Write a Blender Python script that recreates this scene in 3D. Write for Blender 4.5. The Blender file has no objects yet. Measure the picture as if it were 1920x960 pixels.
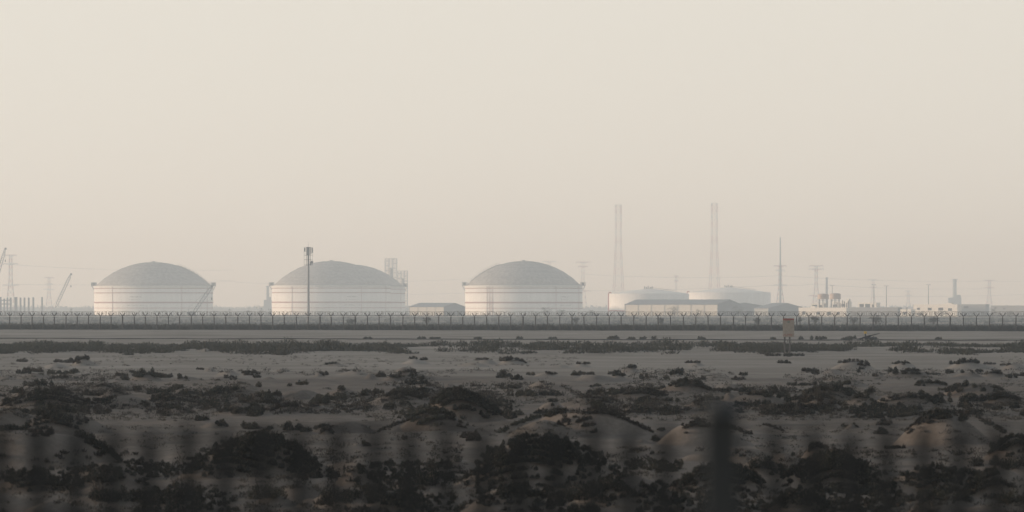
import bpy, math, random
import numpy as np
R = math.radians
random.seed(7)
rng = np.random.default_rng(7)
S = bpy.context.scene
COL = S.collection

# ------------------------------------------------------------------ camera, sky, sun, exposure
F = 8000.0            # focal length in pixels of a 1920 wide frame
HZ = 578.0            # horizon row
PL = 3.0              # the near plain lies this much above the plain beyond the fence
EYE = 4.9 + PL        # height of the lens
cam_d = bpy.data.cameras.new('camera')
cam = bpy.data.objects.new('camera', cam_d); COL.objects.link(cam)
cam.location = (0, 0, EYE); cam.rotation_euler = (R(90), 0, 0)
cam_d.sensor_width = 36; cam_d.lens = F / 1920 * 36
cam_d.shift_y = (HZ - 480) / 1920
cam_d.clip_start = 0.1; cam_d.clip_end = 60000
cam_d.dof.use_dof = True; cam_d.dof.focus_distance = 820; cam_d.dof.aperture_fstop = 3.15
S.camera = cam

VEIL = (8.35, 8.0, 7.25, 1)
SUN_EL, SUN_AZ = 5.7, -82.0      # azimuth clockwise from +Y
W = bpy.data.worlds.new('World'); S.world = W; W.use_nodes = True
nt = W.node_tree; nt.nodes.clear()
sky = nt.nodes.new('ShaderNodeTexSky'); sky.sky_type = 'NISHITA'; sky.sun_disc = False
sky.sun_elevation = R(SUN_EL); sky.sun_rotation = R(SUN_AZ)
sky.air_density = 1.0; sky.dust_density = 1.5; sky.ozone_density = 1.0; sky.altitude = 0
hs = nt.nodes.new('ShaderNodeHueSaturation'); hs.inputs['Saturation'].default_value = 1.0; hs.inputs['Value'].default_value = 2.6
mx = nt.nodes.new('ShaderNodeMix'); mx.data_type = 'RGBA'
mx.inputs['B'].default_value = VEIL      # dust veil: thick low down, thinning towards the zenith
wt = nt.nodes.new('ShaderNodeTexCoord'); ws = nt.nodes.new('ShaderNodeSeparateXYZ'); wm_ = nt.nodes.new('ShaderNodeMapRange')
wm_.interpolation_type = 'SMOOTHSTEP'
wm_.inputs[1].default_value = 0.12; wm_.inputs[2].default_value = 0.70; wm_.inputs[3].default_value = 0.96; wm_.inputs[4].default_value = 0.15
nt.links.new(wt.outputs['Generated'], ws.inputs[0]); nt.links.new(ws.outputs['Z'], wm_.inputs[0]); nt.links.new(wm_.outputs[0], mx.inputs['Factor'])
bg = nt.nodes.new('ShaderNodeBackground'); bg.inputs['Strength'].default_value = 0.10
wo = nt.nodes.new('ShaderNodeOutputWorld')
nt.links.new(sky.outputs[0], hs.inputs['Color']); nt.links.new(hs.outputs[0], mx.inputs['A'])
nt.links.new(mx.outputs['Result'], bg.inputs['Color']); nt.links.new(bg.outputs[0], wo.inputs[0])

sl = bpy.data.lights.new('sun', 'SUN'); sl.energy = 5.0; sl.angle = R(0.7); sl.color = (1.0, 0.83, 0.66)
so = bpy.data.objects.new('sun', sl); COL.objects.link(so)
so.rotation_euler = (R(90 - SUN_EL), 0, R(180 - SUN_AZ))
S.view_settings.view_transform = 'Standard'; S.view_settings.look = 'None'
S.view_settings.exposure = 0.0; S.view_settings.gamma = 1.0; S.view_settings.use_curve_mapping = False
cy = S.cycles
cy.max_bounces = 9; cy.diffuse_bounces = 2; cy.glossy_bounces = 2; cy.volume_bounces = 6
cy.transparent_max_bounces = 8; cy.use_denoising = True
try: cy.denoiser = 'OPENIMAGEDENOISE'
except Exception: pass

# ------------------------------------------------------------------ helpers
def wx(px, Z): return (px - 960) * Z / F
def wz(py, Z): return EYE - (py - HZ) * Z / F
def m_px(n, Z): return n * Z / F

def mat(name, col, rough=0.8, var=0.12, scale=1.0, metal=0.0, bump=0.0, col2=None):
    m = bpy.data.materials.new(name); m.use_nodes = True
    n = m.node_tree; b = n.nodes['Principled BSDF']
    b.inputs['Roughness'].default_value = rough; b.inputs['Metallic'].default_value = metal
    b.inputs['Specular IOR Level'].default_value = 0.25
    tc = n.nodes.new('ShaderNodeTexCoord'); nz = n.nodes.new('ShaderNodeTexNoise')
    nz.inputs['Scale'].default_value = scale; nz.inputs['Detail'].default_value = 5
    rp = n.nodes.new('ShaderNodeValToRGB')
    c2 = col2 or [c * (1 - 2 * var) for c in col]
    rp.color_ramp.elements[0].position = 0.3; rp.color_ramp.elements[1].position = 0.7
    rp.color_ramp.elements[0].color = (*c2, 1); rp.color_ramp.elements[1].color = (*col, 1)
    n.links.new(tc.outputs['Object'], nz.inputs['Vector']); n.links.new(nz.outputs['Fac'], rp.inputs[0])
    n.links.new(rp.outputs[0], b.inputs['Base Color'])
    if bump:
        bp = n.nodes.new('ShaderNodeBump'); bp.inputs['Distance'].default_value = bump
        n.links.new(nz.outputs['Fac'], bp.inputs['Height']); n.links.new(bp.outputs[0], b.inputs['Normal'])
    return m

def band_mat(name, ca, cb, period):
    """paint in alternating bands up the height of a mast"""
    m = mat(name, ca, 0.7)
    n = m.node_tree; b = n.nodes['Principled BSDF']
    old = b.inputs['Base Color'].links[0].from_socket
    tc = n.nodes.new('ShaderNodeTexCoord'); sp = n.nodes.new('ShaderNodeSeparateXYZ')
    d = n.nodes.new('ShaderNodeMath'); d.operation = 'DIVIDE'; d.inputs[1].default_value = period
    fr = n.nodes.new('ShaderNodeMath'); fr.operation = 'FRACT'
    gt = n.nodes.new('ShaderNodeMath'); gt.operation = 'GREATER_THAN'; gt.inputs[1].default_value = 0.5
    mi = n.nodes.new('ShaderNodeMix'); mi.data_type = 'RGBA'; mi.inputs['B'].default_value = (*cb, 1)
    n.links.new(tc.outputs['Object'], sp.inputs[0]); n.links.new(sp.outputs['Z'], d.inputs[0])
    n.links.new(d.outputs[0], fr.inputs[0]); n.links.new(fr.outputs[0], gt.inputs[0])
    n.links.new(gt.outputs[0], mi.inputs['Factor']); n.links.new(old, mi.inputs['A'])
    n.links.new(mi.outputs['Result'], b.inputs['Base Color'])
    return m

class MB:
    k = 1.0          # gauge of the steelwork
    def __init__(s): s.v = []; s.f = []
    def box(s, c, d, rz=0.0):
        x, y, z = c; a, b, h = d[0] / 2, d[1] / 2, d[2] / 2
        i = len(s.v); cs, sn = math.cos(rz), math.sin(rz)
        for dz in (-h, h):
            for dx, dy in ((-a, -b), (a, -b), (a, b), (-a, b)):
                s.v.append((x + dx * cs - dy * sn, y + dx * sn + dy * cs, z + dz))
        s.f += [(i, i+3, i+2, i+1), (i+4, i+5, i+6, i+7)] + [(i+k, i+(k+1) % 4, i+4+(k+1) % 4, i+4+k) for k in range(4)]
        return s
    def bar(s, p, q, r, n=4, r2=None):
        r *= MB.k; r2 = None if r2 is None else r2 * MB.k
        p = np.array(p, float); q = np.array(q, float); d = q - p; L = np.linalg.norm(d)
        if L < 1e-6: return s
        d /= L; a = np.array((0, 0, 1.0)) if abs(d[2]) < 0.9 else np.array((0, 1.0, 0))
        u = np.cross(d, a); u /= np.linalg.norm(u); w = np.cross(d, u)
        i = len(s.v); r2 = r if r2 is None else r2
        for c, rr in ((p, r), (q, r2)):
            for k in range(n):
                t = 2 * math.pi * (k + .5) / n
                s.v.append(tuple(c + rr * (math.cos(t) * u + math.sin(t) * w)))
        s.f += [(i+k, i+(k+1) % n, i+n+(k+1) % n, i+n+k) for k in range(n)]
        s.f += [tuple(i+k for k in reversed(range(n))), tuple(i+n+k for k in range(n))]
        return s
    def path(s, pts, r, n=4):
        for a, b in zip(pts[:-1], pts[1:]): s.bar(a, b, r, n)
        return s
    def lathe(s, prof, n=48, c=(0, 0)):
        i = len(s.v); k = len(prof)
        for r, z in prof:
            for j in range(n):
                t = 2 * math.pi * j / n
                s.v.append((c[0] + r * math.cos(t), c[1] + r * math.sin(t), z))
        for a in range(k - 1):
            for j in range(n):
                j2 = (j + 1) % n
                s.f.append((i+a*n+j, i+a*n+j2, i+(a+1)*n+j2, i+(a+1)*n+j))
        return s
    def poly(s, pts):
        i = len(s.v); s.v += [tuple(p) for p in pts]; s.f.append(tuple(range(i, i + len(pts)))); return s
    def build(s, name, m, parent=None, smooth=False):
        me = bpy.data.meshes.new(name); me.from_pydata(s.v, [], s.f); me.validate()
        if smooth: me.shade_smooth()
        o = bpy.data.objects.new(name, me); COL.objects.link(o); me.materials.append(m)
        if parent: o.parent = parent
        return o

def tag(o, label=None, cat=None, group=None, kind=None):
    if label: o['label'] = label
    if cat: o['category'] = cat
    if group: o['group'] = group
    if kind: o['kind'] = kind
    return o
def thing(name, label, cat, loc=(0, 0, 0), rz=0.0, group=None):
    o = bpy.data.objects.new(name, None); COL.objects.link(o)
    o.location = loc; o.rotation_euler = (0, 0, rz); o.empty_display_size = 0.5
    return tag(o, label, cat, group)

def quads_mesh(name, P, m, twig=None):
    """P (n,4,3) -> one mesh of loose quads"""
    n = len(P); me = bpy.data.meshes.new(name)
    me.vertices.add(4 * n); me.vertices.foreach_set('co', P.reshape(-1).astype(np.float32))
    me.loops.add(4 * n); me.loops.foreach_set('vertex_index', np.arange(4 * n, dtype=np.int32))
    me.polygons.add(n); me.polygons.foreach_set('loop_start', np.arange(0, 4 * n, 4, dtype=np.int32))
    me.materials.append(m)
    if twig:
        me.materials.append(M[twig]); me.polygons.foreach_set('material_index', (rng.random(n) < .10).astype(np.int32))
    me.update(calc_edges=True); me.validate()
    return me

def leaves(C, rad, hgt, per, size, up=0.6, shell=0.5):
    """leaf blades filling half-dome clumps: C (n,3) bases, rad, hgt (n,)"""
    n = len(C)
    idx = np.repeat(np.arange(n), per); N = len(idx)
    d = rng.normal(size=(N, 3)); d[:, 2] = np.abs(d[:, 2]); d /= np.linalg.norm(d, axis=1)[:, None]
    rr = rng.random(N) ** shell
    p = C[idx] + np.stack([d[:, 0] * rad[idx] * rr, d[:, 1] * rad[idx] * rr, d[:, 2] * hgt[idx] * rr], 1)
    ax = d * (1 - up) + np.array([0, 0, up]) + rng.normal(size=(N, 3)) * 0.45
    ax /= np.linalg.norm(ax, axis=1)[:, None]
    sd = np.cross(ax, rng.normal(size=(N, 3))); sd /= np.linalg.norm(sd, axis=1)[:, None] + 1e-9
    s = size * (0.6 + 0.8 * rng.random(N)); L = (ax * (s * 1.25)[:, None]); Wd = sd * (s * 0.42)[:, None]
    return np.stack([p - Wd * .7, p + Wd * .7, p + L + Wd * .35, p + L - Wd * .35], 1)

# ------------------------------------------------------------------ materials
M = {}
M['white'] = mat('white_tank_paint', (0.82, 0.81, 0.79), 0.55, 0.07, 0.08)
for n_ in (M['white'].node_tree,):
    mp_ = n_.nodes.new('ShaderNodeMapping'); mp_.inputs['Scale'].default_value = (5.0, 5.0, 0.5)
    tc_ = [x for x in n_.nodes if x.type == 'TEX_COORD'][0]; nz_ = [x for x in n_.nodes if x.type == 'TEX_NOISE'][0]
    n_.links.new(tc_.outputs['Object'], mp_.inputs[0]); n_.links.new(mp_.outputs[0], nz_.inputs['Vector'])
M['dome'] = mat('grey_dome_sheet', (0.41, 0.395, 0.38), 0.6, 0.24, 0.30)
M['stripe'] = mat('faded_red_stripe', (0.36, 0.20, 0.19), 0.7, 0.1, 0.2)
M['red'] = mat('red_pipe_paint', (0.45, 0.09, 0.09), 0.6, 0.1, 0.4)
M['steel'] = mat('grey_steel', (0.19, 0.195, 0.205), 0.6, 0.1, 0.5)
M['dark_steel'] = mat('dark_steel', (0.022, 0.022, 0.025), 0.7, 0.1, 3)
M['plant_dark'] = mat('dark_galvanised_walkway', (0.09, 0.092, 0.095), 0.7)
M['galv'] = mat('galvanised_steel', (0.72, 0.71, 0.69), 0.5, 0.1, 2)
M['mark'] = mat('faded_grey_lettering', (0.30, 0.29, 0.30), 0.8)
M['shed_wall'] = mat('cream_sheet_wall', (0.66, 0.61, 0.53), 0.7, 0.05, 0.3)
M['shed_roof'] = mat('blue_grey_roof', (0.17, 0.185, 0.205), 0.6, 0.08, 0.2)
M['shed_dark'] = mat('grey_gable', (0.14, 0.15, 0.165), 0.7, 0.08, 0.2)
M['build'] = mat('white_render_wall', (0.84, 0.79, 0.72), 0.8, 0.05, 0.4)
M['build_grey'] = mat('grey_block_wall', (0.28, 0.28, 0.28), 0.8, 0.08, 0.3)
M['glass'] = mat('dark_opening', (0.04, 0.045, 0.05), 0.3, 0.1, 1)
M['pylon'] = band_mat('pylon_paint', (0.50, 0.48, 0.46), (0.40, 0.16, 0.14), 11.0)
M['mast'] = band_mat('mast_paint', (0.50, 0.48, 0.46), (0.42, 0.20, 0.18), 26.0)
M['stack'] = mat('chimney_steel', (0.25, 0.26, 0.275), 0.7)
M['wire'] = mat('wire', (0.10, 0.10, 0.11), 0.6)
M['board'] = mat('weathered_sign_board', (0.36, 0.31, 0.265), 0.7, 0.1, 5)
M['sign_red'] = mat('faded_sign_red', (0.36, 0.10, 0.09), 0.7, 0.2, 6)
M['sign_post'] = mat('sign_post', (0.13, 0.12, 0.115), 0.7, 0.12, 4)
M['pipe'] = mat('black_pipe', (0.018, 0.018, 0.02), 0.5, 0.1, 1)
M['yellow'] = mat('yellow_paint', (0.55, 0.36, 0.04), 0.6, 0.1, 4)
M['scrap'] = mat('black_rubber', (0.02, 0.02, 0.025), 0.8, 0.1, 3)
M['rail'] = mat('dark_railing_paint', (0.024, 0.025, 0.026), 0.6, 0.1, 6)
M['rail_post'] = mat('grey_post_paint', (0.042, 0.044, 0.045), 0.6, 0.1, 6)
M['twig'] = mat('dry_twig', (0.12, 0.10, 0.08), 0.9, 0.2, 2)
M['leafA'] = mat('dusty_olive_leaf', (0.036, 0.036, 0.028), 0.9, 0.2, 0.9)
M['leafB'] = mat('dark_brown_leaf', (0.032, 0.027, 0.023), 0.9, 0.2, 0.9)
M['leafC'] = mat('blackish_green_leaf', (0.021, 0.022, 0.019), 0.9, 0.2, 0.9)
M['leafD'] = mat('dry_grey_leaf', (0.055, 0.049, 0.041), 0.9, 0.2, 0.9)
M['tree'] = mat('tree_leaf', (0.050, 0.055, 0.045), 0.9, 0.2, 0.3)
M['bark'] = mat('bark', (0.08, 0.065, 0.05), 0.9, 0.2, 2)
M['orange'] = mat('orange_drum', (0.44, 0.34, 0.28), 0.6, 0.05, 1)

def ground_material():
    m = bpy.data.materials.new('desert_ground'); m.use_nodes = True
    n = m.node_tree; b = n.nodes['Principled BSDF']; b.inputs['Roughness'].default_value = 0.95
    b.inputs['Specular IOR Level'].default_value = 0.1
    L = n.links.new
    geo = n.nodes.new('ShaderNodeNewGeometry'); sp = n.nodes.new('ShaderNodeSeparateXYZ'); L(geo.outputs['Position'], sp.inputs[0])
    def noise(scale, det=4, rough=0.55, stretch=None):
        z = n.nodes.new('ShaderNodeTexNoise'); z.inputs['Scale'].default_value = scale; z.inputs['Detail'].default_value = det
        z.inputs['Roughness'].default_value = rough
        if stretch:
            mp = n.nodes.new('ShaderNodeMapping'); mp.inputs['Scale'].default_value = stretch
            L(geo.outputs['Position'], mp.inputs[0]); L(mp.outputs[0], z.inputs['Vector'])
        else: L(geo.outputs['Position'], z.inputs['Vector'])
        return z.outputs['Fac']
    def ramp(fac, a, b_, ca, cb):
        r = n.nodes.new('ShaderNodeValToRGB'); e = r.color_ramp.elements
        e[0].position = a; e[1].position = b_; e[0].color = (*ca, 1); e[1].color = (*cb, 1); L(fac, r.inputs[0]); return r.outputs[0]
    def mix(f, a, b_, mode='MIX'):
        x = n.nodes.new('ShaderNodeMix'); x.data_type = 'RGBA'; x.blend_type = mode
        if isinstance(f, float): x.inputs['Factor'].default_value = f
        else: L(f, x.inputs['Factor'])
        for s, v in (('A', a), ('B', b_)):
            if isinstance(v, tuple): x.inputs[s].default_value = (*v, 1)
            else: L(v, x.inputs[s])
        return x.outputs['Result']
    def math_(op, a, b_=0.0):
        x = n.nodes.new('ShaderNodeMath'); x.operation = op
        for i, v in enumerate((a, b_)):
            if isinstance(v, (int, float)): x.inputs[i].default_value = v
            else: L(v, x.inputs[i])
        return x.outputs[0]
    sand = ramp(noise(0.05, 6, 0.6), 0.35, 0.65, SAND_A, SAND_B)
    sand = mix(0.55, sand, ramp(noise(0.9, 5, 0.7, (1.0, 0.5, 1.0)), 0.35, 0.62, (0.45, 0.43, 0.41), (1, 1, 1)), 'MULTIPLY')
    sand = mix(0.5, sand, ramp(noise(6.0, 4, 0.7), 0.3, 0.62, (0.55, 0.53, 0.5), (1, 1, 1)), 'MULTIPLY')
    # paler shell sand on the open flat before the scrub belt
    pale = ramp(noise(0.06, 5, 0.6), 0.3, 0.7, (0.150, 0.133, 0.117), (0.250, 0.228, 0.205))
    ye = math_('ADD', sp.outputs['Y'], math_('MULTIPLY', noise(0.03, 4), 90.0))
    p1 = n.nodes.new('ShaderNodeMapRange'); p1.inputs[1].default_value = 300; p1.inputs[2].default_value = 400; L(ye, p1.inputs[0])
    sand = mix(p1.outputs[0], sand, pale)
    # dead litter and dark crust in patches
    sand = mix(ramp(noise(0.35, 7, 0.75), 0.56, 0.68, (0, 0, 0), (0.6, 0.6, 0.6)), sand, (0.085, 0.075, 0.065))
    soil = ramp(noise(0.03, 6, 0.65), 0.4, 0.62, (0.045, 0.043, 0.040), (0.10, 0.09, 0.08))
    far = ramp(noise(0.006, 6, 0.7, (0.45, 1.0, 1.0)), 0.52, 0.63, (0.10, 0.10, 0.095), (0.42, 0.36, 0.30))
    edge = math_('ADD', sp.outputs['Y'], math_('MULTIPLY', noise(0.05, 4), 30.0))
    # the fence line is skewed: nearer on the right
    edge = math_('ADD', edge, math_('MULTIPLY', sp.outputs['X'], 0.333))
    f1 = n.nodes.new('ShaderNodeMapRange'); f1.inputs[1].default_value = 884; f1.inputs[2].default_value = 892; L(edge, f1.inputs[0])
    f2 = n.nodes.new('ShaderNodeMapRange'); f2.inputs[1].default_value = 1080; f2.inputs[2].default_value = 1160; L(edge, f2.inputs[0])
    c = mix(f1.outputs[0], sand, soil); c = mix(f2.outputs[0], c, far)
    L(c, b.inputs['Base Color'])
    bp = n.nodes.new('ShaderNodeBump'); bp.inputs['Distance'].default_value = 0.11; bp.inputs['Strength'].default_value = 0.6
    h = math_('ADD', math_('MULTIPLY', noise(1.2, 6, 0.65, (0.6, 1.0, 1.0)), 1.0), math_('MULTIPLY', noise(7.0, 3), 0.25))
    L(h, bp.inputs['Height']); L(bp.outputs[0], b.inputs['Normal'])
    return m
SAND_A, SAND_B = (0.095, 0.080, 0.070), (0.172, 0.148, 0.131)
M['ground'] = ground_material()

# ------------------------------------------------------------------ vegetation and dunes as read off the plain
# each entry: px, py of the foot line, width px, height px, belt, leaf material
FAR = 1.6             # everything beyond the fence plain stands this much deeper
def Zof(py): return F * (EYE - PL) / (py - HZ)
mounds = []           # (x, y, rx, ry, h)
def mound(px, py, w, h, ry=1.0, k=1.0):
    """dune whose foot is at row py in front, w px wide, h px high"""
    Zf = Zof(py); r = m_px(w / 2, Zf); Z = Zf + r * ry * 0.55
    mounds.append((wx(px, Z), Z, r, r * ry, m_px(h, Z) * k))
big = [ # px, foot py, width, height
 (70, 878, 330, 74), (130, 812, 230, 44), (28, 812, 130, 40), (465, 900, 300, 84), (615, 812, 110, 22), (890, 796, 190, 62), (790, 812, 190, 42),
 (1080, 822, 300, 60), (1015, 826, 150, 34), (1010, 912, 330, 98), (1345, 834, 170, 40), (1800, 838, 210, 62),
 (1905, 868, 120, 44), (1575, 915, 250, 66), (1540, 860, 90, 30), (1770, 925, 240, 54), (880, 975, 260, 58), (730, 985, 200, 54),
 (800, 915, 120, 16), (180, 935, 260, 46), (1350, 925, 200, 52), (1880, 935, 150, 60), (560, 945, 200, 30), (1440, 975, 180, 52), (1745, 985, 190, 50),
 (1180, 955, 260, 55), (330, 985, 260, 50), (60, 985, 200, 45),
 (205, 748, 90, 17), (200, 728, 80, 11), (460, 746, 100, 14), (548, 744, 80, 13), (150, 686, 66, 14), (60, 710, 80, 10), (270, 714, 60, 14), (100, 690, 60, 9),
 (775, 683, 55, 9), (870, 688, 56, 8), (906, 683, 50, 9), (962, 684, 64, 12), (1095, 688, 44, 8), (1053, 689, 40, 5), (1300, 687, 48, 9),
 (1592, 693, 84, 15), (1690, 690, 56, 10), (1810, 692, 110, 15), (1892, 693, 60, 12), (1700, 711, 84, 14), (1800, 708, 60, 10), (622, 687, 40, 5),
 (655, 705, 60, 9), (780, 713, 110, 14), (1100, 716, 110, 12), (1030, 708, 60, 8), (1580, 716, 80, 12), (430, 712, 90, 7), (350, 712, 70, 8),
 (1300, 738, 120, 22), (1560, 756, 160, 32), (1850, 745, 160, 26), (1210, 748, 130, 18), (720, 762, 170, 26), (640, 745, 120, 16), (330, 758, 140, 20),
 (90, 765, 220, 36), (1400, 760, 180, 20), (1110, 765, 140, 20), (1720, 765, 160, 26), (240, 765, 170, 22), (500, 768, 150, 16), (1545, 772, 110, 24)]
for a in big: mound(*a)

auto = []             # px, py, w, h, belt, leaf
r2 = random.Random(21)
for i in range(46):
    auto.append((r2.uniform(-10, 1930), r2.uniform(698, 714), r2.uniform(10, 34), r2.uniform(5, 11), 'row', r2.choice('ABCC')))
for i in range(150):
    py = r2.uniform(722, 782) if i % 3 else r2.uniform(735, 775)
    auto.append((r2.uniform(-20, 1940), py, 12 + 62 * r2.random() ** 1.7, r2.uniform(6, 15) * (0.5 + (py - 700) / 100), 'mid', r2.choice('AABCCD')))
for i in range(14):
    py = 872 + 96 * r2.random()
    auto.append((r2.uniform(-40, 1960), py, r2.uniform(60, 200), r2.uniform(16, 40), 'front', r2.choice('ACCC')))
for i in range(20):
    auto.append((r2.uniform(0, 1920), r2.uniform(790, 850), r2.uniform(14, 46), r2.uniform(7, 16), 'open', r2.choice('ABC')))
for (px, py, w, h, b, l) in auto:
    if r2.random() < 0.7: mound(px, py + h * 0.2, w * r2.uniform(1.2, 2.0), h * r2.uniform(0.35, 0.9))
for i in range(150):   # bare small hummocks
    py = r2.choice([r2.uniform(696, 716), r2.uniform(722, 780), r2.uniform(722, 780), r2.uniform(860, 975), r2.uniform(648, 664)])
    mound(r2.uniform(-60, 1980), py, (py - 600) * r2.uniform(0.15, 0.6), (py - 600) * r2.uniform(0.03, 0.12))

# ------------------------------------------------------------------ the ground: one sheet
def vnoise(x, y, wl, seed):
    x = x / wl; y = y / wl; xi = np.floor(x).astype(np.int64); yi = np.floor(y).astype(np.int64)
    fx = x - xi; fy = y - yi; fx = fx * fx * (3 - 2 * fx); fy = fy * fy * (3 - 2 * fy)
    def hsh(a, b):
        h = (a * 374761393 + b * 668265263 + seed * 1442695041) & 0x7fffffff
        h = ((h ^ (h >> 13)) * 1274126177) & 0x7fffffff
        return ((h ^ (h >> 16)) & 0xffff) / 65535.0 - 0.5
    return (hsh(xi, yi) * (1 - fx) + hsh(xi + 1, yi) * fx) * (1 - fy) + (hsh(xi, yi + 1) * (1 - fx) + hsh(xi + 1, yi + 1) * fx) * fy

tans = np.concatenate([[-7000], [-.6, -.35, -.24, -.19], np.linspace(-0.165, 0.165, 580), [.19, .24, .35, .6], [7000]])
near = np.array([-300, -60, -15, 0, 4, 8, 10, 11, 12, 14, 16, 18, 20, 22, 24, 30, 40, 55, 70, 82, 90], float)
mid = 95 * 1.0023 ** np.arange(0, 1000)
mid = mid[mid < 930]
farr = np.concatenate([930 * 1.02 ** np.arange(1, 70), [3800, 4200, 5000, 6000, 7500, 9500, 12000, 15000]]); farr.sort()
ys = np.concatenate([near, mid, farr]); ys = np.unique(ys)
yeff = np.maximum(ys, 95.0)
X = yeff[:, None] * tans[None, :]; X[:, 0] = -6900; X[:, -1] = 6900
X = np.clip(X, -6900, 6900)
for j in (1, 2, 3, 4): X[:, j] = np.maximum(X[:, j], -6900 + j * 20); X[:, -1 - j] = np.minimum(X[:, -1 - j], 6900 - j * 20)
Y = np.repeat(ys[:, None], len(tans), 1)
H = np.zeros_like(X)
def smooth(a, b, t): u = np.clip((t - a) / (b - a), 0, 1); return u * u * (3 - 2 * u)
rough = 0.25 + 0.75 * smooth(330, 280, Y) * smooth(95, 110, Y) + 0.5 * smooth(430, 470, Y) * smooth(600, 570, Y)
rough *= smooth(2500, 900, Y)
H += rough * (0.30 * vnoise(X, Y, 9, 1) + 0.16 * vnoise(X, Y, 3.5, 2) + 0.09 * vnoise(X, Y, 1.3, 3) + 0.04 * vnoise(X, Y, 0.5, 4))
jx = X + 0.8 * vnoise(X, Y, 2.2, 5) + 1.5 * vnoise(X, Y, 5.5, 51); jy = Y + 0.8 * vnoise(X, Y, 2.2, 6) + 1.8 * vnoise(X, Y, 5.0, 52)
ti = np.clip(tans, -1, 1)
for (cx, cyy, rx, ry, h) in mounds:
    r0, r1 = np.searchsorted(ys, [cyy - ry - 2.2, cyy + ry + 2.2])
    lo, hi = (cx - rx - 2.2) / cyy, (cx + rx + 2.2) / cyy
    c0, c1 = np.searchsorted(ti, [min(lo, lo * .9) - .002, max(hi, hi * 1.1) + .002])
    if r1 <= r0 or c1 <= c0: continue
    sx, sy = jx[r0:r1, c0:c1], jy[r0:r1, c0:c1]
    q = np.clip(1 - ((sx - cx) / rx) ** 2 - ((sy - cyy) / ry) ** 2, 0, 1)
    H[r0:r1, c0:c1] = np.maximum(H[r0:r1, c0:c1], H[r0:r1, c0:c1] * 0.6 + h * q ** 1.35)
# low sand bank under the far fence, and the embankment the lens stands on
H += 0.35 * smooth(690, 760, Y + X * 0.333) * smooth(1100, 900, Y + X * 0.333)
H += 3.4 * smooth(24, 11, Y)
H += PL * smooth(2100, 980, Y + X * 0.333)
nr, nc = X.shape
co = np.stack([X, Y, H], -1).reshape(-1, 3).astype(np.float32)
a = (np.arange(nr - 1)[:, None] * nc + np.arange(nc - 1)[None, :]).reshape(-1)
q = np.stack([a, a + 1, a + nc + 1, a + nc], 1).astype(np.int32)
me = bpy.data.meshes.new('ground'); me.vertices.add(len(co)); me.vertices.foreach_set('co', co.reshape(-1))
me.loops.add(q.size); me.loops.foreach_set('vertex_index', q.reshape(-1))
me.polygons.add(len(q)); me.polygons.foreach_set('loop_start', np.arange(0, q.size, 4, dtype=np.int32))
me.update(calc_edges=True); me.shade_smooth(); me.materials.append(M['ground'])
g = bpy.data.objects.new('ground', me); COL.objects.link(g); tag(g, kind='structure')

rows = np.where((ys > 94) & (ys < 940))[0]
def pick(px, py):
    """where the sight line through a spot of the plain meets the ground"""
    t = (px - 960) / F; c = int(np.clip(np.searchsorted(tans, t), 1, nc - 1))
    w = (t - tans[c - 1]) / (tans[c] - tans[c - 1])
    hh = H[rows, c - 1] * (1 - w) + H[rows, c] * w
    ray = EYE - (py - HZ) / F * ys[rows]
    k = np.argmax(hh >= ray); yv = ys[rows[k]]
    return np.array((t * yv, yv, hh[k]))
def gz(x, y):
    c = int(np.clip(np.searchsorted(tans, x / max(y, 95)), 1, nc - 1)); r = int(np.clip(np.searchsorted(ys, y), 1, nr - 1))
    xa, xb = X[r, c - 1], X[r, c]; w = np.clip((x - xa) / (xb - xa + 1e-9), 0, 1)
    return float(H[r, c - 1] * (1 - w) + H[r, c] * w)

# ------------------------------------------------------------------ haze: one closed box of even air
hz = MB().box((0, 7400, 99.5), (15200, 15800, 205))
hm = bpy.data.materials.new('dusty_air'); hm.use_nodes = True
hn = hm.node_tree; hn.nodes.clear()
pv = hn.nodes.new('ShaderNodeVolumePrincipled'); ho = hn.nodes.new('ShaderNodeOutputMaterial')
pv.inputs['Color'].default_value = (0.76, 0.88, 1.0, 1); pv.inputs['Absorption Color'].default_value = (1, 1, 1, 1)
pv.inputs['Density'].default_value = 0.000178; pv.inputs['Anisotropy'].default_value = 0.3
hn.links.new(pv.outputs[0], ho.inputs['Volume'])
ho_ = hz.build('haze', hm); tag(ho_, kind='stuff')

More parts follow.
